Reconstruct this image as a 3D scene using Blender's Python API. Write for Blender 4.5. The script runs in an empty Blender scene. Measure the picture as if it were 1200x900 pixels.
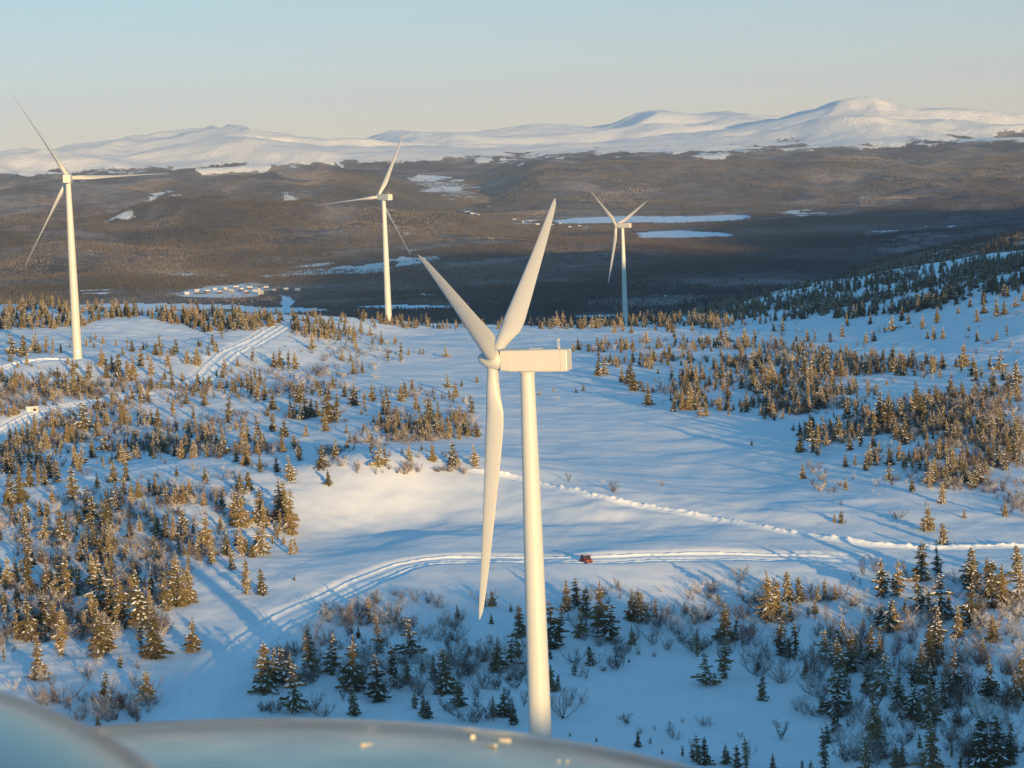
import bpy, bmesh, math, random
import numpy as np
from mathutils import Matrix, Vector, Euler
random.seed(7); RNG = np.random.default_rng(11)
sc = bpy.context.scene
HAZE = 1.5e-5
FN = (120000, 220000, 170000, 120000)
COL = sc.collection
rad = math.radians

# ------------------------------------------------------------------ camera
F_PX = 2800.0                      # focal length in pixels of a 1200 px wide frame
CAM_Z = 117.0                      # metres above the foot of the nearest tower
PITCH = math.atan(285 / F_PX); ROLL = 0.036
Rv = Vector((1, 0, 0)); Fv = Vector((0, math.cos(PITCH), -math.sin(PITCH))); Uv = Vector((0, math.sin(PITCH), math.cos(PITCH)))
cr, sr = math.cos(ROLL), math.sin(ROLL)
cam_d = bpy.data.cameras.new("camera"); cam = bpy.data.objects.new("camera", cam_d); COL.objects.link(cam)
ax, ay, az = Rv * cr - Uv * sr, Rv * sr + Uv * cr, -Fv
cam.matrix_world = Matrix(((ax.x, ay.x, az.x, 0), (ax.y, ay.y, az.y, 0), (ax.z, ay.z, az.z, CAM_Z), (0, 0, 0, 1)))
cam_d.sensor_width = 36.0; cam_d.lens = 36.0 * F_PX / 1200
cam_d.clip_start = 0.1; cam_d.clip_end = 200000
cam_d.dof.use_dof = True; cam_d.dof.focus_distance = 600; cam_d.dof.aperture_fstop = 16
sc.camera = cam

# ------------------------------------------------------------------ sky, sun, exposure
SUN_EL, SUN_AZ = rad(5.0), rad(22.0)          # the sun stands low, behind the camera and to its right
sun_vec = Vector((math.sin(SUN_AZ) * math.cos(SUN_EL), -math.cos(SUN_AZ) * math.cos(SUN_EL), math.sin(SUN_EL)))
w = bpy.data.worlds.new("World"); sc.world = w; w.use_nodes = True
nt = w.node_tree; bg = nt.nodes["Background"]
sky = nt.nodes.new("ShaderNodeTexSky"); sky.sky_type = 'NISHITA'; sky.sun_disc = False
sky.sun_elevation = SUN_EL; sky.sun_rotation = math.pi - SUN_AZ
sky.altitude = 3000; sky.air_density = .7; sky.dust_density = .5; sky.ozone_density = 1.2
# the clear sky grows deeper blue with height: one smooth tint over elevation, the same all round
tc = nt.nodes.new("ShaderNodeTexCoord"); sx = nt.nodes.new("ShaderNodeSeparateXYZ"); nt.links.new(tc.outputs["Generated"], sx.inputs[0])
mr = nt.nodes.new("ShaderNodeMapRange"); mr.interpolation_type = 'SMOOTHSTEP'; mr.inputs["From Min"].default_value = -.02; mr.inputs["From Max"].default_value = .55
nt.links.new(sx.outputs[2], mr.inputs["Value"])
tint = nt.nodes.new("ShaderNodeMix"); tint.data_type = 'RGBA'; nt.links.new(mr.outputs[0], tint.inputs[0])
tint.inputs[7].default_value = (.84, 1.42, 1.38, 1)
mr2 = nt.nodes.new("ShaderNodeMapRange"); mr2.interpolation_type = 'SMOOTHSTEP'; mr2.inputs["From Min"].default_value = .0; mr2.inputs["From Max"].default_value = .17; nt.links.new(sx.outputs[2], mr2.inputs["Value"])
low = nt.nodes.new("ShaderNodeMix"); low.data_type = 'RGBA'; nt.links.new(mr2.outputs[0], low.inputs[0]); low.inputs[6].default_value = (.435, .325, .325, 1); low.inputs[7].default_value = (.44, .415, .275, 1); nt.links.new(low.outputs[2], tint.inputs[6])
mul = nt.nodes.new("ShaderNodeMix"); mul.data_type = 'RGBA'; mul.blend_type = 'MULTIPLY'; mul.inputs[0].default_value = 1
nt.links.new(sky.outputs[0], mul.inputs[6]); nt.links.new(tint.outputs[2], mul.inputs[7])
nt.links.new(mul.outputs[2], bg.inputs[0]); bg.inputs[1].default_value = 0.15
sun_d = bpy.data.lights.new("sun", 'SUN'); sun = bpy.data.objects.new("sun", sun_d); COL.objects.link(sun)
sun_d.energy = 3.9; sun_d.angle = rad(0.5); sun_d.color = (1.0, 0.66, 0.26)
sun.rotation_euler = sun_vec.to_track_quat('Z', 'Y').to_euler()
sc.view_settings.view_transform = 'Standard'; sc.view_settings.look = 'None'
sc.view_settings.exposure = 1.1; sc.view_settings.gamma = 1.0
sc.cycles.volume_bounces = 1; sc.cycles.volume_max_steps = 64; sc.cycles.max_bounces = 6
sc.cycles.use_denoising = True

# ------------------------------------------------------------------ helpers
def ray(px, py):
    dx, dy = (px - 600) / F_PX, (450 - py) / F_PX
    u, v = dx * cr + dy * sr, -dx * sr + dy * cr
    return Fv + Rv * u + Uv * v
def on_plane(px, py, z):
    d = ray(px, py); t = (z - CAM_Z) / d.z
    return d.x * t, d.y * t
def tag(o, label=None, cat=None, group=None, kind=None):
    if label: o['label'] = label
    if cat: o['category'] = cat
    if group: o['group'] = group
    if kind: o['kind'] = kind
    return o
def link(name, mesh, parent=None, mat=None):
    o = bpy.data.objects.new(name, mesh); COL.objects.link(o)
    if mat is not None:
        mesh.materials.clear()
        for m in (mat if isinstance(mat, (list, tuple)) else [mat]): mesh.materials.append(m)
    if parent is not None: o.parent = parent
    return o
def empty(name, loc=(0, 0, 0), rz=0):
    o = bpy.data.objects.new(name, None); COL.objects.link(o)
    o.location = loc; o.rotation_euler = (0, 0, rz); o.empty_display_size = 0.5
    return o
def mesh_np(name, V, Fc, smooth=False):
    V = np.asarray(V, dtype=np.float32); Fc = np.asarray(Fc, dtype=np.int32)
    me = bpy.data.meshes.new(name); k = Fc.shape[1]
    me.vertices.add(len(V)); me.vertices.foreach_set("co", V.ravel())
    me.loops.add(Fc.size); me.loops.foreach_set("vertex_index", Fc.ravel())
    me.polygons.add(len(Fc)); me.polygons.foreach_set("loop_start", np.arange(0, Fc.size, k, dtype=np.int32))
    me.update(calc_edges=True)
    if smooth: me.polygons.foreach_set("use_smooth", np.ones(len(Fc), dtype=bool))
    return me
class MB:
    """collects polygons, then makes one mesh"""
    def __init__(s): s.v = []; s.f = []; s.m = []; s.sm = []
    def add(s, vs, fs, mi=0, smooth=False):
        o = len(s.v); s.v += [tuple(v) for v in vs]; s.f += [tuple(i + o for i in f) for f in fs]
        s.m += [mi] * len(fs); s.sm += [smooth] * len(fs)
    def box(s, c, d, mi=0, M=None):
        x, y, z = c; a, b, h = d[0] / 2, d[1] / 2, d[2] / 2
        vs = [Vector((x + i * a, y + j * b, z + k * h)) for i, j, k in ((-1,-1,-1),(1,-1,-1),(1,1,-1),(-1,1,-1),(-1,-1,1),(1,-1,1),(1,1,1),(-1,1,1))]
        if M: vs = [M @ v for v in vs]
        s.add(vs, [(0,3,2,1),(4,5,6,7),(0,1,5,4),(1,2,6,5),(2,3,7,6),(3,0,4,7)], mi)
    def loft(s, rings, mi=0, smooth=True, cap0=True, cap1=True):
        n = len(rings[0]); vs = [p for r in rings for p in r]; fs = []
        for i in range(len(rings) - 1):
            for j in range(n):
                k = (j + 1) % n; fs.append((i*n+j, i*n+k, (i+1)*n+k, (i+1)*n+j))
        s.add(vs, fs, mi, smooth)
        if cap0: s.add(rings[0], [tuple(range(n - 1, -1, -1))], mi)
        if cap1: s.add(rings[-1], [tuple(range(n))], mi)
    def build(s, name, mat, parent=None, bevel=0):
        me = bpy.data.meshes.new(name); me.from_pydata(s.v, [], s.f); me.update()
        me.polygons.foreach_set("use_smooth", s.sm); me.polygons.foreach_set("material_index", s.m)
        o = link(name, me, parent, mat)
        if bevel:
            b = o.modifiers.new("bevel", 'BEVEL'); b.width = bevel; b.segments = 2; b.limit_method = 'ANGLE'
        return o
def circle(c, r, n, A, B):
    c = Vector(c); return [c + A * (r * math.cos(2*math.pi*i/n)) + B * (r * math.sin(2*math.pi*i/n)) for i in range(n)]

# ---- lattice noise
def _h(ix, iy, seed):
    n = (ix.astype(np.int64) * 374761393 + iy.astype(np.int64) * 668265263 + seed * 1442695041) & 0xffffffff
    n = ((n ^ (n >> 13)) * 1274126177) & 0xffffffff
    return ((n ^ (n >> 16)) & 0xffff) / 65535.0
def vnoise(x, y, seed=0):
    ix, iy = np.floor(x), np.floor(y); fx, fy = x - ix, y - iy
    ux, uy = fx*fx*fx*(fx*(fx*6-15)+10), fy*fy*fy*(fy*(fy*6-15)+10)
    a, b, c, d = _h(ix, iy, seed), _h(ix+1, iy, seed), _h(ix, iy+1, seed), _h(ix+1, iy+1, seed)
    return (a + (b-a)*ux + (c-a)*uy + (a-b-c+d)*ux*uy) * 2 - 1
def fbm(x, y, scale, octv=4, seed=0, gain=.5):
    x = x / scale; y = y / scale; s = 0; a = 1; t = 0
    for i in range(octv):
        s = s + a * vnoise(x * 2**i + 17.3*i, y * 2**i - 9.1*i, seed + i); t += a; a *= gain
    return s / t
def sstep(a, b, x):
    t = np.clip((x - a) / (b - a), 0, 1); return t*t*(3-2*t)

# ------------------------------------------------------------------ materials
def mat(name, col=(.8, .8, .8), rough=.6, metal=0.0, spec=.5):
    m = bpy.data.materials.new(name); m.use_nodes = True; b = m.node_tree.nodes["Principled BSDF"]
    b.inputs["Base Color"].default_value = (*col, 1); b.inputs["Roughness"].default_value = rough
    b.inputs["Metallic"].default_value = metal; b.inputs["Specular IOR Level"].default_value = spec
    return m
def N(m, t): return m.node_tree.nodes.new(t)
def L(m, a, b): m.node_tree.links.new(a, b)
def BS(m): return m.node_tree.nodes["Principled BSDF"]
def noise_node(m, scale, detail=4, rough=.55, coord='Object', stretch=None):
    tc = N(m, "ShaderNodeTexCoord"); n = N(m, "ShaderNodeTexNoise")
    n.inputs["Scale"].default_value = scale; n.inputs["Detail"].default_value = detail; n.inputs["Roughness"].default_value = rough
    if stretch:
        mp = N(m, "ShaderNodeMapping"); mp.inputs["Scale"].default_value = stretch
        L(m, tc.outputs[coord], mp.inputs[0]); L(m, mp.outputs[0], n.inputs["Vector"])
    else: L(m, tc.outputs[coord], n.inputs["Vector"])
    return n
def ramp(m, src, stops):
    r = N(m, "ShaderNodeValToRGB"); e = r.color_ramp.elements
    while len(e) < len(stops): e.new(.5)
    for i, (p, c) in enumerate(stops): e[i].position = p; e[i].color = (*c, 1) if len(c) == 3 else c
    L(m, src, r.inputs[0]); return r
def bump(m, src, strength, dist):
    b = N(m, "ShaderNodeBump"); b.inputs["Strength"].default_value = strength; b.inputs["Distance"].default_value = dist
    L(m, src, b.inputs["Height"]); L(m, b.outputs[0], BS(m).inputs["Normal"]); return b
def mixc(m, fac, a, b):
    x = N(m, "ShaderNodeMix"); x.data_type = 'RGBA'
    for s, i in ((fac, 0), (a, 6), (b, 7)):
        if isinstance(s, (int, float)): x.inputs[i].default_value = s
        elif isinstance(s, tuple): x.inputs[i].default_value = (*s, 1)
        else: L(m, s, x.inputs[i])
    return x.outputs[2]
def math_n(m, op, a, b=None, clamp=False):
    x = N(m, "ShaderNodeMath"); x.operation = op; x.use_clamp = clamp
    for i, s in enumerate((a, b)):
        if s is None: continue
        if isinstance(s, (int, float)): x.inputs[i].default_value = s
        else: L(m, s, x.inputs[i])
    return x.outputs[0]

M = {}
m = M['snow'] = mat('snow', (.80, .82, .86), .75, spec=.2)
n = noise_node(m, .06, 5); r = ramp(m, n.outputs[0], [(.3, (.76, .78, .81)), (.7, (.82, .83, .85))]); L(m, r.outputs[0], BS(m).inputs["Base Color"])
n2 = noise_node(m, .55, 6, .6, stretch=(1, .55, 1)); bump(m, n2.outputs[0], .35, .25)
m = M['packed_snow'] = mat('packed_snow', (.78, .80, .84), .7, spec=.25)
n = noise_node(m, 1.6, 6, .65); r = ramp(m, n.outputs[0], [(.3, (.82, .83, .85)), (.7, (.90, .91, .92))]); L(m, r.outputs[0], BS(m).inputs["Base Color"]); bump(m, n.outputs[0], .5, .18)
# valley: forest floor / clearing snow by the vertex attribute 'forest'
m = M['valley'] = mat('valley_cover', rough=.9, spec=.1)
at = N(m, "ShaderNodeAttribute"); at.attribute_name = 'forest'
nf = noise_node(m, .022, 8, .7); nb = noise_node(m, .0016, 7, .68); nm = noise_node(m, .006, 6, .65, stretch=(1, .35, 1))
edge = math_n(m, 'ADD', at.outputs["Fac"], math_n(m, 'MULTIPLY', math_n(m, 'SUBTRACT', nf.outputs[0], .5), 1.5))
edge = math_n(m, 'ADD', edge, math_n(m, 'MULTIPLY', math_n(m, 'SUBTRACT', nm.outputs[0], .5), 1.7))
msk = ramp(m, edge, [(.42, (0, 0, 0)), (.56, (1, 1, 1))])
fc = ramp(m, nb.outputs[0], [(.38, (.045, .036, .032)), (.5, (.115, .088, .075)), (.60, (.27, .215, .19))])
fl = ramp(m, nf.outputs[0], [(.50, (0, 0, 0)), (.75, (1, 1, 1))])
fcol = mixc(m, math_n(m, 'MULTIPLY', fl.outputs[0], .12), fc.outputs[0], (.62, .60, .60))
L(m, mixc(m, msk.outputs[0], (.88, .85, .82), fcol), BS(m).inputs["Base Color"])
bump(m, nf.outputs[0], 1.0, 22)
m = M['ice'] = mat('lake_snow', (.80, .82, .86), .6, spec=.3)
# turbine paint
def paint(name, col, rough):
    m = mat(name, col, rough, spec=.5)
    n = noise_node(m, .35, 5, .6, stretch=(1, 1, .12)); r = ramp(m, n.outputs[0], [(.3, tuple(c*.94 for c in col)), (.7, col)])
    L(m, r.outputs[0], BS(m).inputs["Base Color"]); return m
M['tower'] = paint('tower_paint', (.57, .555, .50), .32)
M['blade'] = paint('blade_paint', (.52, .51, .485), .4)
M['nacelle'] = paint('nacelle_shell', (.55, .53, .48), .45)
M['joint'] = mat('joint_grey', (.50, .48, .43), .5)
M['seam'] = mat('seam', (.22, .22, .22), .6)
M['metal'] = mat('galvanised_metal', (.45, .45, .45), .4, .8)
# ------------------------------------------------------------------ terrain
# (photo pixel x, y, ground height): each is turned into a world point on that height's plane
CP = [
 (100,900,2),(350,900,2),(600,900,1),(850,900,1),(1000,900,2),(1100,863,8),(1190,850,8.5),(1190,900,4),(1000,850,2),
 (60,820,4),(220,830,3),(300,740,6),(380,700,8.5),(460,665,10.5),(510,652,11),(600,652,11.2),(690,657,11.2),(760,650,11.2),(850,650,11),(1000,648,10),
 (700,700,7.5),(700,765,2),(600,800,2),(500,765,3),(420,780,3),(850,700,6),(850,780,1.5),(950,780,2.5),(760,820,1),(950,700,7),(1050,740,5),(1150,700,7.5),(1100,655,9.2),(1190,650,9.5),(1080,800,3.5),(1180,780,6),
 (450,642,10.4),(500,628,11.1),(600,626,11.1),(700,628,10.8),(800,630,10.5),(900,640,10.2),
 (420,597,12.6),(500,598,12.3),(600,600,12.4),(700,612,11.8),(800,619,11.3),
 (450,553,21.8),(560,550,19.6),(500,551,20.6),(400,553,21.8),(640,566,16.5),(700,581,15),(800,600,13),(900,617,11.5),(1000,636,10),(1150,640,9.6),
 (350,625,11.5),(250,645,12),(100,655,11),(100,600,15),(250,580,18.5),(366,542,20.5),(300,533,20.5),(150,549,18.5),(0,577,16.5),(60,700,8),(200,720,7.5),(0,640,12),(0,760,6),
 (150,522,11),(300,512,11.5),(0,530,12.5),(220,500,12.5),(300,470,15.5),(180,480,14.5),(350,480,14),(100,500,13),(380,520,12),(500,528,12),(430,505,14),(500,500,13),(500,480,14),(440,470,14.5),(380,450,13),
 (450,440,11.5),(560,420,9),(700,500,10),(700,545,10.3),(850,570,10.3),(900,525,10.5),(750,455,9.5),(600,470,10),(600,520,10.5),(550,388,6.5),(450,388,9),(620,388,5),(700,388,3),(640,430,8),(800,386,2.5),(900,388,6),
 (850,450,11.5),(760,420,9.5),(920,440,13),(1000,420,14),(1100,450,16.5),(1150,425,18),(1190,470,17.5),(1050,530,14.5),(1000,500,13.5),(1150,550,13.5),(1190,600,11),(1050,590,11.4),(950,570,11),(1100,500,16),
 (1000,375,13),(1100,365,21),(1190,352,29),(1190,325,34),(1190,306,36),(1050,342,16),(950,357,8),(850,372,1),(1050,328,14),(1100,395,19),(1000,400,13),(1190,400,23),
 (60,427,26.5),(90,419,27),(150,440,22),(0,470,20),(38,482,18),(0,440,24.5),(200,395,24),(60,392,27.5),(0,385,29),(0,365,32),(100,368,31),(200,374,29),(300,379,26.5),(280,400,23),(330,380,25.5),(352,378,24.5),(400,388,17),(400,410,15.5),(350,430,14),(250,440,17),(310,430,16),(440,381,12),(250,420,21),(100,455,19),(260,455,16.5),(0,357,32.5),(180,367,28),(500,381,7.5),(40,500,14),(100,410,27),
 (1190,278,-5),(1000,312,-52),(850,342,-128),(1100,296,-30),
]
WP = [(0,2150,-80),(-400,2050,-55),(-200,1750,-25),(0,1700,-20),(-350,1700,-12),(83,1826,-30),(250,2000,-12),(330,2100,-18),(-300,2600,-170),(0,2700,-180),(250,2900,-150),(-800,3000,-230),(0,3500,-290),(-600,3800,-315),(300,3900,-200),
 (700,3000,-10),(900,2000,0),(340,1700,24),(400,1950,4),(490,2250,-12),(1300,3500,-20),(-900,1500,10),(-900,800,25),(-500,1000,25),(-400,600,12),(-300,450,5),(-500,200,0),(0,150,-8),(0,-200,-6),(200,200,-3),(350,450,10),(330,650,16),(420,850,24),(420,1100,28),(450,1400,40),(-60,340,-1),(80,340,-1),
 (5,406,0.5),(-1000,-500,10),(1500,500,30),(1500,-800,20),(0,-1800,0),(1400,1500,60)]
cp = np.array([(*on_plane(x, y, z), z) for x, y, z in CP] + WP, dtype=float)
AY = .6; C2 = 22.0 ** 2
def _K(dx, dy): return np.sqrt(dx*dx + (dy*AY)**2 + C2)
_A = _K(cp[:, 0][:, None] - cp[:, 0][None], cp[:, 1][:, None] - cp[:, 1][None]) + np.eye(len(cp)) * -.6
_n = len(cp); _B = np.zeros((_n+1, _n+1)); _B[:_n, :_n] = _A; _B[_n, :_n] = 1; _B[:_n, _n] = 1
_W = np.linalg.solve(_B, np.append(cp[:, 2], 0))
def plateau(X, Y):
    out = np.full(X.shape, _W[-1])
    for i in range(_n): out += _W[i] * _K(X - cp[i, 0], Y - cp[i, 1])
    return out
def gauss(X, Y, cx, cy, sx, sy, rot=0):
    c, s = math.cos(rot), math.sin(rot); a, b = (X-cx)*c + (Y-cy)*s, -(X-cx)*s + (Y-cy)*c
    return np.exp(-.5*((a/sx)**2 + (b/sy)**2))
def flatpx(X, Y):
    """world-fixed map coordinates of the valley: bearing and range, in units of the photo's frame"""
    r = np.maximum(Y, 1.0); u = X / r; t = (CAM_Z + 330) / r
    d = t   # small angles
    px = 600 + F_PX * u * cr + (285 - F_PX * d) * 0 - F_PX * (-d + .1018) * sr
    py = 165 + F_PX * d * 1.0 - .036 * (F_PX * u)
    return px, py
LAKES = [(770,256,105,4.8),(850,253,40,3),(690,258,40,3),(800,273,62,4.5),(785,277,40,2.5),(170,358,130,4.5),(330,362,60,4),(330,351,9,9),(480,358,60,3.5),(700,368,30,3)]
CLEAR = [(400,316,80,4.5),(480,307,34,4.5),(340,320,60,3),(230,320,60,1.6),(260,342,55,6.5),(285,337,45,3.5),(520,237,38,3),(540,240,25,2.5),(600,226,14,1.4),(570,191,32,2.2),(615,192,10,1.5),
         (735,187,40,1.8),(640,262,52,4),(680,268,32,3),(553,251,12,2),(1010,236,14,1),(940,250,26,1.6),(960,252,22,1.2),(1050,240,16,1),(1100,268,14,1),(1020,272,16,1),(830,196,30,2),(900,178,40,2),(1100,172,60,3),
         (125,286,40,2),(200,256,26,3),(90,248,22,3),(120,262,14,1.5),(310,230,18,2),(335,253,14,3),(370,236,10,1.2),(500,342,16,1.5),(470,290,10,1),(220,180,80,2.4),(770,345,20,1),(100,340,60,1.2),(390,228,12,1.1)]
def bog(X, Y):
    """1 where the valley floor is level and open to view: round the lakes"""
    px, py = flatpx(X, Y)
    a = np.exp(-.5*(((px-840)/230)**2 + ((py-270)/20)**2)); b = np.exp(-.5*(((px-340)/260)**2 + ((py-338)/26)**2)); c = np.exp(-.5*(((px-530)/60)**2 + ((py-240)/9)**2))
    return np.clip(np.maximum(np.maximum(a, b), c)*1.5, 0, 1)
def lakes(X, Y):
    px, py = flatpx(X, Y); px = px + 12 * fbm(X, Y, 260, 3, 61); py = py + 1.6 * fbm(X, Y, 420, 3, 62); s = np.zeros(X.shape, bool)
    for cx, cy, a, b in LAKES: s |= ((px-cx)/a)**2 + ((py-cy)/b)**2 < 1
    return s & (Y > 4500)
def clearings(X, Y):
    px, py = flatpx(X, Y); s = np.zeros(X.shape); px = px + 22*fbm(X, Y, 330, 4, 63) + 16*fbm(X, Y, 110, 3, 65); py = py + 5*fbm(X, Y, 300, 4, 64) + 6*fbm(X, Y, 120, 3, 66)*np.clip(9000/np.maximum(Y, 1), .25, 1.2)
    for cx, cy, a, b in CLEAR: s = np.maximum(s, 1.6 - 1.6*((px-cx)/a)**2 - 1.6*((py-cy)/b)**2)
    return np.clip(s, 0, 1) * (Y > 4500) * np.where(Y > 13500, .8, 1)
SKY = [(-200,4),(-100,9),(0,6),(50,11),(90,15),(140,11),(170,15),(200,19),(240,25),(262,28),(282,31),(290,35),(300,31),(325,28),(340,22),(380,16),(430,9),(445,6),(455,3),(600,-8),(700,-8),(880,2),(920,10),(960,22),(980,28),(1010,31),(1035,24),(1060,20),(1100,21),(1130,19),(1170,13),(1200,5),(1300,9),(1450,0)]
SKY2 = [(-200,0),(380,-5),(430,4),(455,13),(470,17),(480,20),(500,17),(540,13),(560,9),(600,13),(640,15),(660,14),(690,10),(720,12),(745,19),(765,25),(780,26),(800,22),(830,24),(860,27),(885,21),(920,17),(960,12),(1100,6),(1500,4)]
def mountains(X, Y, v):
    wx = X + 900 * fbm(X, Y, 5200, 4, 31); wy = Y + 1500 * fbm(X, Y, 4200, 4, 35)
    def layer(tab, crest, foot, back):
        u = 600 + F_PX * (X + .25*(wx-X)) / np.maximum(Y, 1) * 1.0
        t = np.clip((wy - foot) / (crest - foot), 0, 1); env = (t*t*(3-2*t))
        tb = np.clip((wy - crest) / back, 0, 1); env = env * (1 - tb*tb*(3-2*tb))
        # ridges lean across the range so that the skyline is not one wall
        uu = u + (wy - crest) / 40.0
        pk = np.interp(uu, [a for a, b in tab], [b for a, b in tab])
        top = CAM_Z + pk * crest / F_PX
        base = v
        return base + (top - base) * env
    a = layer(SKY, 26000, 23300, 5000); b = layer(SKY2, 33000, 29500, 6000)
    f_ = layer([(p, q*.42 - 3 + 5*math.sin(p/37)) for p, q in SKY], 22600, 20300, 3000); g_ = layer([(p, q*.5 + 4*math.sin(p/29+2)) for p, q in SKY2], 28500, 26000, 3500)
    z = np.maximum(np.maximum(a, b), np.maximum(f_, g_))
    rough = sstep(-40, 120, z)
    rg = 1 - np.abs(fbm(wx, wy, 2600, 5, 41)) * 2
    z = z + rough * (115 * (rg - .62) + 26 * fbm(X, Y, 700, 4, 43))
    return z
HILLS = [(330,11500,265,1000,400,.12),(90,9700,200,600,300,-.2),(225,10400,165,480,240,.3),(0,10500,200,600,280,.2),(160,12300,230,800,330,.05),(420,10200,120,420,230,.2),(480,12000,110,900,600,0),
         (650,16500,185,1500,900,.05),(860,17000,150,1300,900,-.1),(520,18500,120,1500,900,.1),(300,17500,130,2200,900,0),(1000,19000,120,1800,1200,.1),(1150,16000,100,1800,1500,0),(700,10500,55,1500,700,.1),(950,10000,60,1300,800,0),(560,8200,50,900,500,.1),(280,7700,26,260,220,0)]
def valley(X, Y):
    z = np.full(X.shape, -330.0)
    z += 225 * sstep(14500, 21500, Y)
    amp = sstep(5500, 9000, Y)
    hs = np.zeros(X.shape); wx = X + 260*fbm(X, Y, 900, 3, 101); wy = Y + 420*fbm(X, Y, 900, 3, 102)
    for px, cy, h, sx, sy, rot in HILLS:
        hs += (h * gauss(wx, wy, (px-600)/F_PX*cy, cy, sx, sy, rot)) ** 3
    fl = 1 - .93*bog(X, Y)
    z += np.cbrt(hs) * fl
    z += fl * ((5 + 50*amp) * fbm(X, Y*.8, 1500, 5, 5) + amp * 40 * sstep(8000, 12000, Y) * fbm(X, Y, 2600, 4, 9) + 92 * sstep(7200, 9500, Y) * (.5 - np.abs(fbm(X*.8+Y*.25, Y*.85, 700, 5, 15))*1.7))
    return z
RIDGE = [(-1400,60),(-700,85),(-350,88),(-150,87),(-60,87),(-20,87),(10,84),(40,76),(60,70),(105,62),(160,60),(260,62),(420,66),(700,70),(1400,70)]
def ridge_behind(X, Y):
    cx, cy = 360, -330; c, s = math.cos(SUN_AZ), math.sin(SUN_AZ)
    a = (X-cx)*c + (Y-cy)*s; b = -(X-cx)*s + (Y-cy)*c
    h = np.interp(a, [p for p, q in RIDGE], [q for p, q in RIDGE]) + 5 * fbm(X, Y, 110, 3, 77)
    return h * np.exp(-.5*(b/np.where(b > 0, 120, 260))**2)
def HH(X, Y):
    R = np.hypot(X, Y)
    p = plateau(X, Y)
    near = R < 4500
    p = p + near * (.95*fbm(X, Y, 34, 3, 1) + .24*fbm(X*.8+Y*.3, Y*.5, 8, 4, 2)) + near * 1.6 * sstep(1000, 1800, R) * fbm(X, Y, 90, 3, 4)
    p = p + ridge_behind(X, Y) + 122 * gauss(X, Y, 625, 800, 150, 260)
    v = valley(X, Y); lk = lakes(X, Y)
    v = np.where(Y > 19000, mountains(X, Y, v), v)
    v = np.where(lk & (R < 20000), -334 - (R > 20000), v)
    t = sstep(2900, 4300, R)
    z = p * (1 - t) + v * t
    # the big fell to the right of the frame, whose shadow lies over the valley
    z = z + 950 * gauss(X, Y, 5600, 2400, 2300, 2500) * sstep(0, 1500, X - .24*Y - 150)
    return z

# grid in bearing and range: fine where the photograph looks, coarse elsewhere
az_in = np.linspace(-rad(13.6), rad(13.6), 600)
az_out = np.linspace(rad(13.6), 2*math.pi - rad(13.6), 92)[1:-1]
AZ = np.concatenate([az_in, az_out])
def geo(a, b, n): return a * (b/a) ** (np.arange(n)/n)
RR = np.concatenate([geo(25, 370, 34), geo(370, 1700, 760), geo(1700, 20000, 330), geo(20000, 35000, 190), geo(35000, 48000, 8), [48000.]])
NR, NA = len(RR), len(AZ)
GX = RR[:, None] * np.sin(AZ)[None]; GY = RR[:, None] * np.cos(AZ)[None]
GZ = HH(GX, GY)
# wind ripples on the open snow, hummocks where scrub holds the snow
_k = (RR > 370) & (RR < 1900); _x, _y = GX[_k], GY[_k]
_op = np.clip(np.maximum.reduce([gauss(_x, _y, 60, 900, 95, 330), gauss(_x, _y, 40, 640, 75, 45), gauss(_x, _y, -10, 670, 55, 40)*.7, gauss(_x, _y, 45, 500, 35, 50)])*1.6, 0, 1)
_bk = np.clip(gauss(_x, _y, -15, 672, 60, 26)*1.4, 0, 1) + np.clip(gauss(_x, _y, 50, 655, 45, 22)*1.4, 0, 1)
GZ[_k] += _bk*(.75*fbm(_x*.7+_y*.3, _y*.7, 22, 3, 28) + .14*fbm(_x, _y, 6, 2, 29))
GZ[_k] += (1-_op)*(.38*fbm(_x, _y, 5.5, 3, 21) + .30*np.abs(fbm(_x, _y, 11, 2, 22))) + _op*(.16*fbm(_x*.35+_y*.12, _y, 7, 3, 23) + .38*fbm(_x*.5+_y*.2, _y, 34, 3, 24))
NI = len(az_in)
def hgt(x, y):
    """height of the ground sheet at a point inside the fine sector, from the sheet itself"""
    r = np.hypot(x, y); a = np.arctan2(x, y)
    i = np.interp(r, RR, np.arange(NR)); j = np.clip(np.interp(a, az_in, np.arange(NI)), 0, NI-1.001)
    i = np.clip(i, 0, NR-1.001); i0 = i.astype(int); j0 = j.astype(int); fi, fj = i-i0, j-j0
    return (GZ[i0, j0]*(1-fi)*(1-fj) + GZ[i0+1, j0]*fi*(1-fj) + GZ[i0, j0+1]*(1-fi)*fj + GZ[i0+1, j0+1]*fi*fj)
def hit(px, py, rmin=380):
    """where the line of sight of a photo pixel first meets the ground"""
    d = ray(px, py); a = math.atan2(d.x, d.y); s = d.z / math.hypot(d.x, d.y)
    j = float(np.interp(a, az_in, np.arange(NI))); j0 = min(int(j), NI-2); f = j - j0
    col = GZ[:, j0]*(1-f) + GZ[:, j0+1]*f
    ang = (col - CAM_Z) / RR; ok = np.nonzero((ang >= s) & (RR > rmin))[0]
    if len(ok) == 0: return None
    k = ok[0]; a0, a1 = ang[k-1], ang[k]; t = 0 if a1 <= a0 else (s-a0)/(a1-a0)
    r = RR[k-1] + (RR[k]-RR[k-1]) * min(max(t, 0), 1)
    return r*math.sin(a), r*math.cos(a), CAM_Z + s*r

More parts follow.
